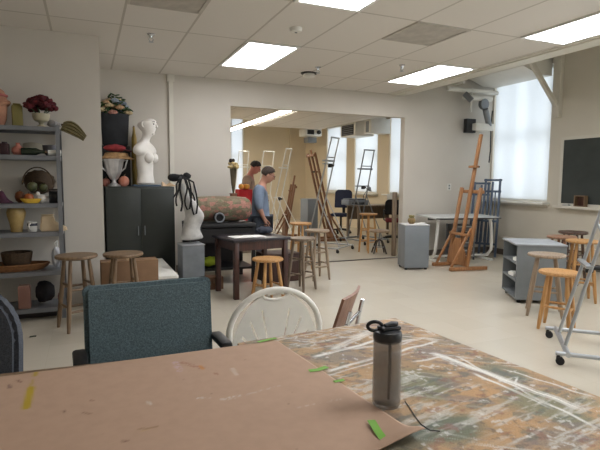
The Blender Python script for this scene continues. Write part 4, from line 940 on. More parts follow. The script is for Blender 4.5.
# the paper-covered table on the left
rl_ = math.radians(-3.6); L0 = G(277,341,TZ)
t2 = thing('work_table', 'work table in the foreground hidden under the sheet of brown paper', 'table', (-.40,1.20,0), rl_)
b = MB(); b.box((0,.02,TZ-.0165), (1.70,1.0,.030)); b.build('table_top', M['wood_pale'], t2)
for s in (-1,1):
    for q in (-1,1): b = MB(); b.box((s*.78,(.22 if q > 0 else -.40),.343), (.045,.045,.682)); b.build('leg', M['metal_grey'], t2)
b = MB()
for q in (-1,1): b.box((0,(.22 if q > 0 else -.40),.655), (1.515,.03,.06))
b.build('apron', M['metal_grey'], t2)
def paper_color(P):
    L = lambda c: np.array(lin(c)); col = np.tile(L((184,154,132)), (len(P),1)); rs = np.random.RandomState(2)
    def seg(a, b_, wd, c, op, br=0):
        nonlocal col
        A = np.array(G(*a,TZ)[:2]); B = np.array(G(*b_,TZ)[:2]); d = B-A; Ld = max(1e-4,np.linalg.norm(d)); d = d/Ld; nn = np.array((-d[1],d[0]))
        s = np.clip((P-A)@d,0,Ld); q = np.linalg.norm(P-A-s[:,None]*d,axis=1)
        w = np.clip((wd-q)/(wd*.5),0,1)*op
        if br: w = w*np.clip(.5+.9*np.sin(P@np.array((310,190))+6*np.sin(P@np.array((90,-140)))),0,1)
        w = w[:,None]; col = col*(1-w)+L(c)*w
    seg((38,370),(35,384),.008,(176,150,36),.8); seg((31,396),(26,416),.013,(176,150,36),.95); seg((33,388),(30,396),.005,(176,150,36),.5)
    seg((178,366),(182,374),.014,(196,168,176),.7,1); seg((184,366),(204,371),.012,(150,84,72),.6,1); seg((202,369),(205,372),.006,(196,132,56),.7)
    seg((200,402),(212,400),.007,(214,206,200),.75,1); seg((224,402),(240,398),.006,(214,206,200),.7,1); seg((234,371),(238,377),.009,(206,188,176),.6)
    seg((225,404),(281,387),.004,(200,184,172),.5,1); seg((291,411),(340,400),.004,(206,186,172),.6,1); seg((150,406),(152,409),.004,(214,206,196),.8); seg((141,434),(160,431),.004,(128,96,60),.6); seg((144,436),(158,433),.003,(200,170,100),.5)
    seg((125,446),(128,446),.005,(110,70,62),.7); seg((64,418),(66,419),.004,(104,72,62),.7); seg((85,419),(92,420),.004,(120,84,70),.6); seg((8,394),(9,397),.006,(106,76,80),.6); seg((17,389),(20,391),.005,(120,82,70),.7); seg((92,406),(94,407),.004,(120,80,66),.6)
    seg((217,376),(219,377),.006,(140,84,70),.6); seg((160,355),(166,358),.010,(186,160,142),.5); seg((185,372),(190,392),.020,(186,156,136),.35); seg((28,372),(40,376),.012,(186,166,156),.4)
    for k in range(60):
        x, y = rs.uniform(-.9,.65), rs.uniform(.9,1.7); r = rs.uniform(.001,.003); q = np.hypot(P[:,0]-x,P[:,1]-y); w = np.clip((r-q)/(.5*r)+.5,0,1)[:,None]*.5
        col = col*(1-w)+L((116,84,70))*w
    return col
# brown paper: right edge lies over the painted table, the near right corner lifts
c_far = G(277,341,TZ); c_near = G(425,440,TZ); ex = (V3((c_far.x,c_far.y,0))-V3((c_near.x,c_near.y,0))).normalized()
pa = math.atan2(c_near.x-c_far.x, c_far.y-c_near.y)
t3w = Matrix.Translation((c_near.x,c_near.y,0)) @ Matrix.Rotation(pa,4,'Z')
Lp = (c_far-c_near).length
lift = lambda x, y: .0016+.0*x+.026*np.exp(-(x**2/.016+y**2/.0022))
pp = grid_top('brown_paper', -1.75, 0, 0, Lp, TZ, .006, attr_mat('kraft_paper', .75, 30, .06, .06), None, t3w, paper_color, wav=lambda x, y: lift(x,y)+.0005*np.sin(x*9)*np.sin(y*7))
md = pp.modifiers.new('thickness', 'SOLIDIFY'); md.thickness = .0008; md.offset = 1
# the far edge is cut at a slightly different angle from the side edge
for v in pp.data.vertices:
    v.co.y += (-v.co.x)*.145*(v.co.y/Lp)*.55
tag(pp, 'large sheet of brown paper with yellow and white paint marks covering the left table', 'paper', loc=(c_near.x,c_near.y,0), rz=pa)
def strip(pts, w, m, name, lab, z, grp):
    """a short piece of tape laid along points (x,y,dz) on the table"""
    P = [V3((p[0],p[1],z)) for p in pts]; c = P[0].copy(); b = MB()
    def fn(u, v):
        s = u*(len(P)-1); i = min(int(s), len(P)-2); q = P[i].lerp(P[i+1], s-i); d = (P[i+1]-P[i]).normalized(); n_ = V3((-d.y,d.x,0)).normalized(); q = q+n_*w*(v-.5); return q-c
    b.sheet(10, 3, fn, .0006); return tag(b.build(name, m), lab, 'tape', grp, loc=c)
M['tape'] = mat('green_tape', (116,172,60), .6, var=.06)
g2 = 'green masking tape on the brown paper'; zt = TZ+.0045
strip([G(371,424,TZ),G(377,434,TZ),G(384,444,TZ)], .020, M['tape'], 'green_tape', 'green tape strip at the near corner of the brown paper, below the bottle', zt+.006, g2)
strip([G(309,372,TZ),G(318,371,TZ),G(327,368,TZ)], .020, M['tape'], 'green_tape', 'green tape strip halfway along the right edge of the brown paper', zt, g2)
strip([G(334,383,TZ),G(344,381,TZ)], .014, M['tape'], 'green_tape', 'smallest green tape piece on the edge beside the water bottle', zt, g2)
strip([G(258,343,TZ),G(267,341,TZ),G(276,339,TZ)], .016, M['tape'], 'green_tape', 'green tape piece at the far corner of the brown paper, by the white chair', zt, g2)
# thin black cord on the painted table
b = MB(); b.path([tuple(G(*q,TZ)+V3((0,0,.0022))) for q in ((405,402),(410,409),(415,417),(421,425),(430,431),(440,432))], .0014, 6); tag(b.build('power_lead', mat('lead_grey', (62,58,56), .6)), 'thin dark cord lying on the painted table near the bottle', 'cord')
# ================================================================ water bottle
def glassy(name, col, a, rough=.12):
    m, n, l, b = new_mat(name)
    b.inputs['Base Color'].default_value = (*lin(col), 1); b.inputs['Roughness'].default_value = rough; b.inputs['Alpha'].default_value = a; b.inputs['Specular IOR Level'].default_value = .6
    return m
bp_ = G(386,405,TZ)
t = thing('water_bottle', 'smoky grey plastic water bottle with a black lid and loop on the painted table', 'bottle', (bp_.x,bp_.y,TZ+.001), 0)
k = .0378
b = MB(); b.lathe([(0,.004),(.026,.002),(.033,0),(k*.97,.006),(k,.016),(k,.075),(k*.985,.09),(k*.985,.165),(k,.180),(k*.96,.19),(k*.93,.192),(k*.93,.188),(k*.94,.17),(k*.94,.016),(.028,.010),(0,.010)], n=40); b.build('bottle_body', glassy('smoke_plastic', (150,144,138), .34), t)
b = MB(); b.lathe([(0,.011),(k*.9,.011),(k*.9,.135),(0,.135)], n=36); b.build('water', glassy('water_tint', (120,116,112), .22, .05), t)
b = MB(); b.lathe([(k*.955,.176),(k*1.0,.182),(k*1.0,.194),(k*.93,.202),(k*.5,.206),(0,.206)], n=36); b.box((.004,0,.210), (.056,.034,.010), bev=.004); lid = b.build('lid', mat('lid_black', (44,46,50), .4), t)
b = MB(); b.path([(.018,-.004,.212),(.022,-.004,.218),(.008,-.004,.220),(-.012,-.004,.217)], [.009,.009,.008,.006], 10); b.build('bite_valve', mat('valve_black', (50,52,56), .35), t)
cR = V3((.92,-.39,0))
b = MB(); b.path([tuple(-cR*(.034+.019*math.sin(a)*1.0)+V3((0,0,.214+.012*math.cos(a)))) for a in [j*PI/10-PI/2+.2 for j in range(20)]], .0048, 8, True); b.build('carry_loop', mat('loop_black', (36,38,42), .45), t)
b = MB(); b.tube((.008,0,.014),(.008,0,.19),.0045,n=10); b.build('straw', mat('straw_dark', (46,46,48), .4), t)
# ================================================================ chairs around the tables
def office_chair(label, loc, rz, fab, bw, bh, ztop, arms=True, group='office chairs', lean=.12, rounded=.06, seat_m=None):
    """local +y is the front"""
    t = thing('office_chair', label, 'chair', loc, rz, group)
    zb = ztop-bh
    b = MB(); R_ = Matrix.Rotation(lean, 3, 'X')
    poly = []
    for (cx_, cz_, a0) in ((bw/2-rounded,bh/2-rounded*1.0,0),(-bw/2+rounded,bh/2-rounded,PI/2),(-bw/2+.03,-bh/2+.03,PI),(bw/2-.03,-bh/2+.03,1.5*PI)):
        rr = rounded if cz_ > 0 else .03
        poly += [(cx_+rr*math.cos(a0+j*PI/18), cz_+rr*math.sin(a0+j*PI/18)) for j in range(10)]
    b.prism(poly, 'y', -.035, .035, bev=.016)
    for v in b.bm.verts:
        v.co.y += -.9*v.co.x*v.co.x*-.35; v.co = R_ @ v.co; v.co += V3((0,-.25,zb+bh/2))
    b.build('backrest', fab, t)
    b = MB(); b.box((0,.02,.46), (bw*1.0,.46,.075), bev=.03, seg=3); b.build('seat', seat_m or fab, t)
    b = MB(); b.bar((0,-.10,.40),(0,-.27,.45),.07,.02); b.bar((0,-.285,.44),(0,-.285,zb+.12),.07,.02,(0,1,0)); b.build('back_bracket', M['black'], t)
    b = MB(); b.tube((0,0,.08),(0,0,.42),.028); b.build('gas_post', M['black'], t)
    for k in range(5):
        a = k*2*PI/5+.3; p = V3((.28*math.cos(a),.28*math.sin(a),.07)); b = MB(); b.path([(0,0,.10),p*.5+V3((0,0,.05)),p], [.026,.022,.016], 8); ar = b.build('base_arm', M['black'], t)
        b = MB(); b.tube(p+V3((-.02*math.sin(a),.02*math.cos(a),-.041)), p+V3((.02*math.sin(a),-.02*math.cos(a),-.041)), .028, n=14); b.tube(p+V3((0,0,-.03)), p, .01); b.build('caster', M['rubber'], ar)
    if arms:
        for s in (-1,1):
            b = MB(); b.path([(s*bw*.46,-.02,.44),(s*(bw/2+.025),-.04,.46),(s*(bw/2+.03),-.08,.60),(s*(bw/2+.025),-.10,.645)], .014, 8); b.box((s*(bw/2+.02),-.15,.66), (.05,.17,.028), bev=.012); b.build('armrest', M['black'], t)
    return t
office_chair('teal upholstered office chair with black armrests behind the left table', (.232,1.79,0), PI+.05, M['teal'], .49, .44, .905, lean=.10, rounded=.025)
office_chair('dark grey office chair with a rounded back at the left edge of the photo', (-.495,1.72,0), PI-.25, M['grey_fabric'], .44, .50, .955, arms=False, rounded=.19)
# white folding chair
t = thing('folding_chair', 'white plastic folding chair with a fan-shaped slotted back', 'chair', (.80,2.14,0), PI-.03)
Wf, zt0, zb0 = .225, .805, .47
def fan(a, r=1.0): return (Wf*r*math.cos(a), 0, .60+.205*r*math.sin(a))
b = MB(); pts = [(Wf,0,.47),(Wf,0,.53)]+[fan(k*PI/20) for k in range(1,20)]+[(-Wf,0,.53),(-Wf,0,.47)]
b.path(pts, .0145, 10); b.build('back_frame', M['plastic_white'], t)
# solid panel fanning out from the seat end, with long slots and a hand hole cut into it
b = MB(); NA, NR = 120, 30
def fan_pt(i, j, y):
    A = PI*i/NA; r = j/NR; return V3((Wf*.97*math.cos(A)*(.30+.70*r), y, .47+.325*math.sin(A)*r))
def hole(i, j):
    A = (i+.5)/NA; r = (j+.5)/NR; c = fan_pt(i+.5, j+.5, 0)
    if abs(c.x) < .058 and .762 < c.z < .784: return True
    for s_ in (.16,.27,.38,.62,.73,.84):
        if abs(A-s_) < .009 and .30 < r < .80: return True
    return False
vv = {}
def gv(i, j, k):
    if (i,j,k) not in vv: vv[(i,j,k)] = b.bm.verts.new(fan_pt(i, j, (-.004,.004)[k]))
    return vv[(i,j,k)]
for i in range(NA):
    for j in range(1, NR):
        if hole(i,j): continue
        b.bm.faces.new((gv(i,j,0),gv(i+1,j,0),gv(i+1,j+1,0),gv(i,j+1,0))); b.bm.faces.new((gv(i,j,1),gv(i,j+1,1),gv(i+1,j+1,1),gv(i+1,j,1)))
        for (di, dj, p, q) in ((-1,0,(i,j),(i,j+1)),(1,0,(i+1,j+1),(i+1,j)),(0,-1,(i+1,j),(i,j)),(0,1,(i,j+1),(i+1,j+1))):
            I, J = i+di, j+dj
            if not (0 <= I < NA and 1 <= J < NR) or hole(I,J): b.bm.faces.new((gv(*p,0),gv(*q,0),gv(*q,1),gv(*p,1)))
b.build('back_panel', M['plastic_white'], t)
b = MB(); b.path([(-.07,0,.788),(-.055,0,.768),(-.03,0,.760),(0,0,.757),(.03,0,.760),(.055,0,.768),(.07,0,.788)], .008, 8); b.build('hand_grip', M['plastic_white'], t)
b = MB(); b.box((0,.20,.445), (.42,.40,.025), bev=.01); b.build('seat', M['plastic_white'], t)
for s in (-1,1):
    b = MB(); b.path([(s*.225,0,.47),(s*.225,.02,.44),(s*.225,.36,.0)], .012, 8); b.build('leg', M['white_metal'], t)
    b = MB(); b.path([(s*.205,.30,.43),(s*.205,-.03,.0)], .012, 8); b.build('leg', M['white_metal'], t)
    b = MB(); b.box((s*.225,-.0,.535), (.036,.034,.06), bev=.004); b.build('hinge', M['metal_grey'], t)
b = MB(); b.tube((-.205,.01,.06),(.205,.01,.06),.009); b.tube((-.225,.32,.05),(.225,.32,.05),.009); b.build('stretcher', M['white_metal'], t)
# brown school chair with a chrome frame
t = thing('school_chair', 'brown plywood chair with a chrome frame behind the painted table', 'chair', (1.075,2.39,0), .82)
b = MB(); b.sheet(8, 8, lambda u, v: ((.175-.02*(1-v))*2*(u-.5), -.19-.06*v-.02*math.cos(PI*(u-.5)), .555+.18*v), .014); b.build('backrest', M['brown_back'], t)
b = MB(); b.sheet(8, 8, lambda u, v: (.38*(u-.5), -.17+.37*v, .445+.012*math.cos(PI*(u-.5))*-1-.01*math.sin(PI*v)), .014); b.build('seat', M['brown_back'], t)
for s in (-1,1):
    b = MB(); b.path([(s*.135,-.272,.67),(s*.14,-.260,.62),(s*.15,-.238,.52),(s*.165,-.20,.415),(s*.165,.10,.415),(s*.17,.17,.40),(s*.19,.22,.0)], .011, 8); b.build('frame_tube', M['chrome'], t)
    b = MB(); b.path([(s*.165,-.16,.415),(s*.185,-.24,.0)], .011, 8); b.build('leg', M['chrome'], t)
b = MB(); b.tube((-.165,-.255,.60),(.165,-.255,.60),.009); b.build('back_bar', M['chrome'], t)
b = MB(); b.sheet(4, 3, lambda u, v: (.05*(u-.5), .028*(v-.5)+.006*math.sin(4*u), .002+.004*u), .002); p = G(33,337,0); tag(b.build('leaf_scrap', mat('scrap_green', (30,52,34), .8)), 'small dark green scrap lying on the floor behind the left table', 'scrap', loc=(p.x,p.y,.003))
# ================================================================ people
def person(label, loc, rz, s, shirt_c, pant_c, hair_c, skin_c, bow, hairlen, arm_fwd, glasses):
    """local +y is the front; s scales a 1.6 m figure; bow tilts the head down"""
    t = thing('person', label, 'person', loc, rz)
    sk = mat('skin', skin_c, .55, var=.05); nb = V3((0,.03,1.335)); 
    hv = V3((0,math.sin(bow),math.cos(bow))); fv = V3((0,math.cos(bow),-math.sin(bow)))
    H = nb+V3((0,.015,.05)); hc = H+hv*.10+fv*.02
    P = lambda v, rx, ry=None: (v[0]*s, v[1]*s, v[2]*s, rx*s, (ry or rx)*s)
    Vv = dict(pel=P((0,0,.86),.17,.13), wa=P((0,-.005,.98),.15,.12), ch=P((0,-.01,1.14),.165,.125), sh=P((0,-.015,1.265),.145,.105), nk=P(nb,.062), hd=P(H,.058), jw=P(H+hv*.035+fv*.028,.072,.086), he=P(hc,.090,.110), cr=P(hc+hv*.070-fv*.012,.070,.088))
    Ee = [('pel','wa'),('wa','ch'),('ch','sh'),('sh','nk'),('nk','hd'),('hd','jw'),('jw','he'),('he','cr')]
    for n_, q in (('l',-1),('r',1)):
        e = V3((q*.225,-.02,1.03)); wr = V3((q*.215,arm_fwd*.20,.835+.10*arm_fwd)); d = (wr-e).normalized()
        Vv.update({n_+'s':P((q*.175,-.01,1.255),.072), n_+'e':P(e,.052), n_+'w':P(wr,.029,.026), n_+'h':P(wr+d*.055,.036,.02), n_+'k':P(wr+d*.095,.034,.017),
            n_+'hip':P((q*.085,0,.80),.09), n_+'kn':P((q*.095,.01,.46),.06), n_+'cf':P((q*.098,-.01,.33),.055), n_+'an':P((q*.10,-.015,.085),.038), n_+'ft':P((q*.105,.07,.035),.036,.028), n_+'to':P((q*.11,.15,.027),.034,.02)})
        Ee += [('sh',n_+'s'),(n_+'s',n_+'e'),(n_+'e',n_+'w'),(n_+'w',n_+'h'),(n_+'h',n_+'k'),('pel',n_+'hip'),(n_+'hip',n_+'kn'),(n_+'kn',n_+'cf'),(n_+'cf',n_+'an'),(n_+'an',n_+'ft'),(n_+'ft',n_+'to')]
        side = V3((0,1,0)); pal = V3((-q,0,0))
        for f in range(4):
            o = side*(.027-.018*f); L = (.070,.078,.073,.058)[f]; a = wr+d*.10+o; m1 = a+d*L*.5+pal*.006; m2 = a+d*L*.9+pal*.024
            Vv[n_+'f%da'%f] = P(a,.0085); Vv[n_+'f%db'%f] = P(m1,.0075); Vv[n_+'f%dc'%f] = P(m2,.0065)
            Ee += [(n_+'k',n_+'f%da'%f),(n_+'f%da'%f,n_+'f%db'%f),(n_+'f%db'%f,n_+'f%dc'%f)]
        a = wr+d*.045+side*.036; Vv[n_+'ta'] = P(a,.011); Vv[n_+'tb'] = P(a+d*.035+side*.016+pal*.008,.009); Vv[n_+'tc'] = P(a+d*.062+side*.018+pal*.018,.0075)
        Ee += [(n_+'h',n_+'ta'),(n_+'ta',n_+'tb'),(n_+'tb',n_+'tc')]
    body = skin('body', Vv, Ee, 'pel', sk, t)
    # face
    F3 = lambda x, f, u: tuple((hc+fv*f+hv*u+V3((x,0,0)))*s)
    b = MB(); b.path([F3(0,.085,.025), F3(0,.100,.0), F3(0,.104,-.012), F3(0,.088,-.018)], [.006*s,.010*s,.013*s,.007*s], 8)
    for q in (-1,1): b.ball(F3(q*.076,-.005,-.005), (.010*s,.018*s,.030*s), Matrix.Rotation(-bow,3,'X'), n=10)
    b.build('nose_and_ears', sk, t)
    b = MB(); b.ball(F3(0,.083,-.045), (.022*s,.010*s,.007*s), n=10); b.build('mouth', mat('lips', (150,84,78), .5), t)
    b = MB()
    for q in (-1,1): b.ball(F3(q*.03,.078,.022), (.012*s,.008*s,.007*s), n=10)
    b.build('eyes', mat('eye_dark', (44,36,34), .3), t)
    # hair: a cap that leaves the face free
    b = MB(); hb = bmesh.new(); bmesh.ops.create_uvsphere(hb, u_segments=28, v_segments=18, radius=1)
    R_ = Matrix.Rotation(-bow, 3, 'X'); rd = random.Random(1)
    kill = [v for v in hb.verts if (v.co.y > .30+.9*max(0,v.co.z) and v.co.z < .62) or (v.co.z < -hairlen) or (v.co.y > .20 and v.co.z < -.10)]
    bmesh.ops.delete(hb, geom=kill, context='VERTS')
    for v in hb.verts:
        w = 1+.07*math.sin(13*v.co.x+9*v.co.z)*math.sin(15*v.co.y+3*v.co.x); v.co = V3((v.co.x*.088*w, v.co.y*.104*w-.012, v.co.z*.100*w+.022)); v.co = (hc + R_ @ v.co)*s
    b._merge(hb, Matrix.Identity(4)); h_ = b.build('hair', mat('hair', hair_c, .85, var=.3, scale=40), t); h_.modifiers.new('thick','SOLIDIFY').thickness = .010*s
    if glasses:
        b = MB()
        for q in (-1,1):
            b.path([F3(q*.031+.023*math.cos(a), .096, .018+.017*math.sin(a)) for a in [k*PI/8 for k in range(16)]], .0022*s, 6, True); b.path([F3(q*.054,.096,.024),F3(q*.076,.04,.022),F3(q*.08,.0,.015)], .002*s, 6)
        b.path([F3(-.008,.098,.02),F3(.008,.098,.02)], .002*s, 6); b.build('glasses', M['black'], t)
    # clothes: looser copies of the body's own skeleton
    g = lambda k, dr: tuple(Vv[k][:3])+(Vv[k][3]+dr*s, Vv[k][4]+dr*s)
    S = {k: g(k,.016) for k in ('pel','wa','ch','sh','ls','rs','le','re')}
    nkb = V3(Vv['sh'][:3]).lerp(V3(Vv['nk'][:3]), .55); S['col'] = (*nkb, .062*s, .062*s)
    for n_ in ('l','r'):
        e, w_ = V3(Vv[n_+'e'][:3]), V3(Vv[n_+'w'][:3]); c_ = e.lerp(w_,.45); S[n_+'c'] = (*c_, .047*s, .047*s)
    S['hem'] = (Vv['pel'][0], Vv['pel'][1], Vv['pel'][2]-.085*s, .185*s, .15*s)
    skin('shirt', S, [('hem','pel'),('pel','wa'),('wa','ch'),('ch','sh'),('sh','col'),('sh','ls'),('sh','rs'),('ls','le'),('rs','re'),('le','lc'),('re','rc')], 'hem', mat('shirt', shirt_c, .85, var=.10, scale=12, bump=.2, bscale=40), t)
    S = {k: g(k,.012) for k in ('lhip','rhip','lkn','rkn','lcf','rcf')}; S['pel'] = g('pel',.008)
    for n_ in ('l','r'): S[n_+'hm'] = (Vv[n_+'an'][0], Vv[n_+'an'][1], .07*s, .055*s, .06*s)
    skin('trousers', S, [('pel','lhip'),('pel','rhip'),('lhip','lkn'),('rhip','rkn'),('lkn','lcf'),('rkn','rcf'),('lcf','lhm'),('rcf','rhm')], 'pel', mat('trousers', pant_c, .9, var=.10, scale=20), t)
    for n_ in ('l','r'):
        b = MB(); x = Vv[n_+'ft'][0]; b.ball((x,.055*s,.042*s), (.050*s,.135*s,.040*s), n=16); b.build('shoe', M['black'], t)
    return t
person('woman with short dark hair and glasses in a blue denim shirt, looking down', (2.19,6.46,0), -1.95, .945, (112,126,146), (76,84,96), (56,45,38), (172,126,106), .50, .62, .25, True)
person('person with black hair and a tan shirt, head bowed, standing in the next room', (2.88,9.20,0), -2.0, 1.065, (150,128,112), (60,64,74), (26,24,26), (176,112,98), .62, .45, .9, False)
# ================================================================ the next room
t = thing('draped_stand', 'tall stand draped in bright red cloth in the next room', 'stand', (2.60,8.62,0))
b = MB(); b.box((0,0,.565), (.20,.20,1.13)); b.build('stand_core', M['wood_grey'], t)
b = MB(); N = 48
def dr(u, v):
    a = 2*PI*v; q = max(abs(math.cos(a)), abs(math.sin(a))); r = .112/q*(1+.10*(1-u)*(.5+.5*math.sin(7*a)))+.012+.05*(1-u)
    return (r*math.cos(a), r*math.sin(a), .35+.79*u)
b.sheet(12, N, dr); b.box((0,0,1.138), (.23,.23,.012)); b.build('drape', mat('red_cloth', (168,30,36), .85, var=.12, scale=10), t)
fm = mat('yellow_fruit', (206,160,52), .5, col2=(214,120,60), scale=20)
for k, (x, y, lab) in enumerate(((-.06,-.04,'yellow-orange fruit on the left side of the red-draped stand'), (.045,-.06,'yellow-orange fruit in front on the red-draped stand'), (.05,.055,'yellow-orange fruit on the right side of the red-draped stand'))):
    t = thing('fruit', lab, 'artificial fruit', (2.60+x,8.62+y,1.1455), group='fruit on the red-draped stand')
    b = MB(); b.lathe([(0,.01),(.02,0),(.045,.02),(.05,.05),(.04,.085),(.015,.095),(0,.09)], n=16); b.build('fruit_body', fm, t)
    b = MB(); b.tube((0,0,.088),(.003,0,.108),.004,n=6); b.build('stem', M['wood_dark'], t)
metal_easel('chrome metal easel with a tall frame in front of the far window blinds', (3.93,8.70,0), -.93, M['steel'], 2.10, .19, 1.62)
metal_easel('thin metal easel standing farther back, right of the tall chrome easel', (5.33,9.50,0), -1.36, M['metal_grey'], 1.95, .17, 1.20)
metal_easel('white metal easel leaning right, behind the tan stool at the opening', (3.54,10.0,0), -.85, M['white_metal'], 1.96, .15, .95)
metal_easel('white metal easel with a narrow upright frame right of the bowed head', (3.90,11.6,0), -1.45, M['white_metal'], 1.98, .17, .95)
metal_easel('white metal easel deepest in the next room, left of the bowed head', (3.80,13.3,0), -1.45, M['white_metal'], 2.07, .17, .95)
wood_easel('reddish-brown wooden easel right behind the white metal easel', (4.12,10.45,0), -.2, M['wood_easel2'], 1.42, 1.22)
wood_easel('brown wooden easel whose two tall posts lean left of the chrome easel', (4.92,9.75,0), PI-.10, M['wood_easel2'], 1.97, 1.90, k=.25)
for (x, y, lab, h) in ((3.18,10.3,'grey pedestal in the next room behind the tan stool',.98), (4.86,10.75,'grey pedestal in the next room in front of the two-posted brown easel',.88)):
    t = thing('pedestal', lab, 'pedestal', (x,y,0), .2, 'grey pedestals in the next room')
    b = MB(); b.box((0,0,h/2-.01), (.30,.30,h-.02), bev=.004); b.build('pedestal_body', M['grey_ped'], t)
    b = MB(); b.box((0,0,h-.008), (.31,.31,.014), bev=.003); b.build('pedestal_top', M['grey_ped2'], t)
office_chair('navy blue office chair in the next room behind the chrome easel', (5.85,11.0,0), 2.4, M['navy'], .44, .46, 1.08, arms=False, group='office chairs of the next room', rounded=.10)
office_chair('dark office chair with a wine red seat at the desk in the next room', (6.16,9.12,0), 2.6, M['black_cloth'], .38, .34, .90, arms=True, seat_m=mat('wine_fabric', (110,40,46), .9), group='office chairs of the next room', rounded=.10)
stool('stool', 'tall honey stool with a pale seat just beyond the opening', (4.74,7.84), .3, .72, .165, M['wood_yellow'], .06, rungs=tall)
# low industrial stool with a cast base
t = thing('swivel_stool', 'low swivel stool with a pale round seat and dark iron legs at the opening', 'stool', (4.80,7.55,0))
b = MB(); b.lathe([(0,.40),(.175,.40),(.188,.408),(.188,.428),(.175,.438),(0,.438)], n=32); b.build('seat', M['wood_taupe'], t)
b = MB(); b.tube((0,0,.14),(0,0,.405),.016); b.build('screw_post', M['metal_grey'], t)
for k in range(4):
    a = k*PI/2+.4; b = MB(); b.path([(.0,0,.27),(.07*math.cos(a),.07*math.sin(a),.23),(.12*math.cos(a),.12*math.sin(a),.12),(.16*math.cos(a),.16*math.sin(a),.016)], .014, 8); b.build('leg', mat('iron', (70,62,56), .5, .4), t)
b = MB(); b.path([(.11*math.cos(a),.11*math.sin(a),.14) for a in [k*PI/10 for k in range(20)]], .007, 6, True); b.build('foot_ring', M['metal_grey'], t)
# desk with a paint tub
t = thing('desk', 'wooden desk at the right side of the next room', 'desk', (6.22,10.05,0), 0)
b = MB(); b.box((0,0,.735), (1.2,.6,.03), bev=.004); b.build('desk_top', M['wood_grey'], t)
for s in (-1,1):
    for q in (-1,1): b = MB(); b.box((s*.55,q*.25,.36), (.05,.05,.718)); b.build('leg', M['wood_grey'], t)
b = MB(); b.box((0,.26,.55), (1.04,.02,.3)); b.build('modesty_panel', M['wood_grey'], t)
t = thing('paint_tub', 'white tub with a blue and yellow label on the desk in the next room', 'tub', (6.62,9.90,.752), .5)
b = MB(); b.box((0,0,.13), (.21,.16,.26), bev=.02); b.lathe([(0,.26),(.05,.26),(.05,.285),(0,.285)], n=18); b.build('tub_body', mat('tub_white', (206,208,206), .4), t)
b = MB()
for s in (-1,1): b.box((0,s*.0812,.125), (.18,.003,.17))
lb = b.build('tub_label', mat('label_blue', (44,60,140), .5), t)
b = MB()
for s in (-1,1): b.box((0,s*.0832,.115), (.09,.002,.09))
b.build('label_patch', mat('label_yellow', (214,168,60), .5), lb)
t = thing('printer', 'flat grey office machine on the desk behind the tall honey stool', 'printer', (5.72,10.08,.752))
b = MB(); b.box((0,0,.06), (.52,.36,.12), bev=.012); b.build('machine_body', mat('machine_grey', (120,128,138), .5), t)
b = MB(); b.box((0,.02,.135), (.46,.28,.028), bev=.008); b.build('machine_lid', mat('machine_lid', (96,104,114), .5), t)
b = MB(); b.box((0,-.185,.05), (.34,.02,.02)); b.build('paper_slot', M['black'], t)
t = thing('desk_lamp', 'black-headed grey desk lamp in front of the middle window of the next room', 'lamp', (6.08,10.22,.752), 0)
b = MB(); b.lathe([(0,0),(.08,0),(.08,.015),(.02,.022),(0,.022)]); b.build('lamp_base', M['black'], t)
b = MB(); b.path([(0,0,.02),(-.05,0,.20),(.06,0,.36)], .010, 8); b.build('lamp_arm', M['metal_grey'], t)
b = MB(); b.lathe([(.02,.06),(.03,.05),(.075,-.02),(.07,-.02),(.02,.045)], (.10,0,.36), 20, Matrix.Rotation(.5,3,'Y')); b.build('lamp_shade', M['metal_grey'], t)
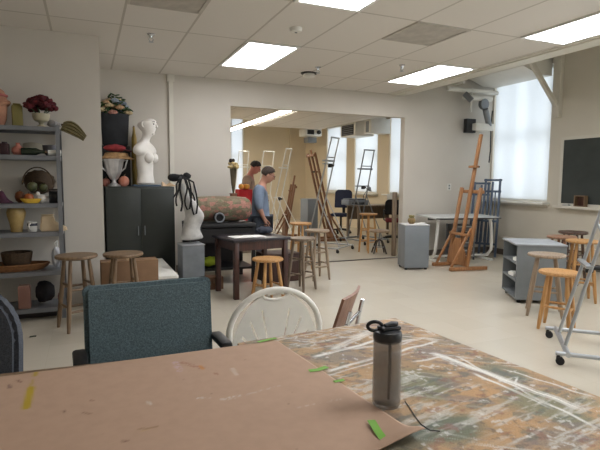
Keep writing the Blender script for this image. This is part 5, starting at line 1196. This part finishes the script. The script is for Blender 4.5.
# window units high on the right wall of the next room
for (y, lab, dark) in ((11.55,'white ventilation box with a black louvred face above the middle blind of the next room',True), (10.55,'plain white ventilation box between the two nearest blinds of the next room',False)):
    t = thing('ventilation_unit', lab, 'vent', (XR-.02,y,2.42))
    b = MB(); b.box((-.28,0,.22), (.56,.8 if dark else .3,.36), bev=.01); b.box((-.28,0,.45), (.3,.3,.1)); b.build('mount_casing', M['white_paint'], t)
    b = MB(); b.box((-.566,0,.2), (.012,.62 if dark else .12,.26)); lv = b.build('louvre_face', M['black'] if dark else M['metal_grey'], t)
    b = MB()
    for k in range(5): b.box((-.576,0,.1+.05*k), (.01,.6 if dark else .1,.012))
    b.build('louvre_slats', M['metal_grey'], lv)
t = thing('projector_rig', 'white and black projector hanging at the far right corner of the next room', 'projector', (6.3,13.9,2.45))
b = MB(); b.tube((0,0,.4),(0,0,ZT-2.45),.03); b.build('mount_pole', M['white_paint'], t)
b = MB(); b.box((0,0,.30), (.55,.5,.22), bev=.02); b.build('projector_body', M['white_metal'], t)
b = MB(); b.box((-.1,-.256,.30), (.22,.014,.14)); b.build('vent_face', M['black'], t)
b = MB(); b.tube((.16,-.25,.30),(.16,-.30,.30),.06,n=20); b.build('lens', M['black'], t)
b = MB(); b.box((0,0,.08), (.3,.3,.16), bev=.01); b.build('cable_box', M['metal_grey'], t)
# ================================================================ light, camera, colour
def area(name, loc, rot, sx, sy, e, col):
    l = bpy.data.lights.new(name, 'AREA'); l.shape = 'RECTANGLE'; l.size = sx; l.size_y = sy; l.energy = e; l.color = col
    o = bpy.data.objects.new(name, l); C.objects.link(o); o.location = loc; o.rotation_euler = rot; return o
# daylight outside each window, far stronger at the added unseen ones
for i_, (a_, b_, z0, z1) in enumerate(WIN+ADDEDW): area('window_daylight', (XR+.75,(a_+b_)/2,(z0+z1)/2), (0,PI/2,0), z1-z0+.3, b_-a_+.3, (4.1,3.4,3.4,3.4,22,22)[i_]*(z1-z0+.3)*(b_-a_+.3), (.86,.94,1))
area('window_daylight', (4.485,YFAR+.7,2.1), (-PI/2,0,0), .7, 2.6, 8, (.86,.93,1))
w = bpy.data.worlds.new('room_air'); sc.world = w; w.use_nodes = True
w.node_tree.nodes['Background'].inputs['Color'].default_value = (.8,.88,1,1); w.node_tree.nodes['Background'].inputs['Strength'].default_value = .5
cam = bpy.data.cameras.new('camera'); co = bpy.data.objects.new('camera', cam); C.objects.link(co)
cam.sensor_width = 36; cam.lens = FOC/600*36; cam.clip_start = .05
co.matrix_world = Matrix.Translation((0,0,CAM_H)) @ Matrix((_R,_U,-_F)).transposed().to_4x4()
sc.camera = co
sc.view_settings.view_transform = 'Standard'; sc.view_settings.look = 'None'; sc.view_settings.gamma = 1; sc.view_settings.use_curve_mapping = False
sc.view_settings.exposure = .78
sc.cycles.use_denoising = True
sc.cycles.max_bounces = 8; sc.cycles.diffuse_bounces = 5
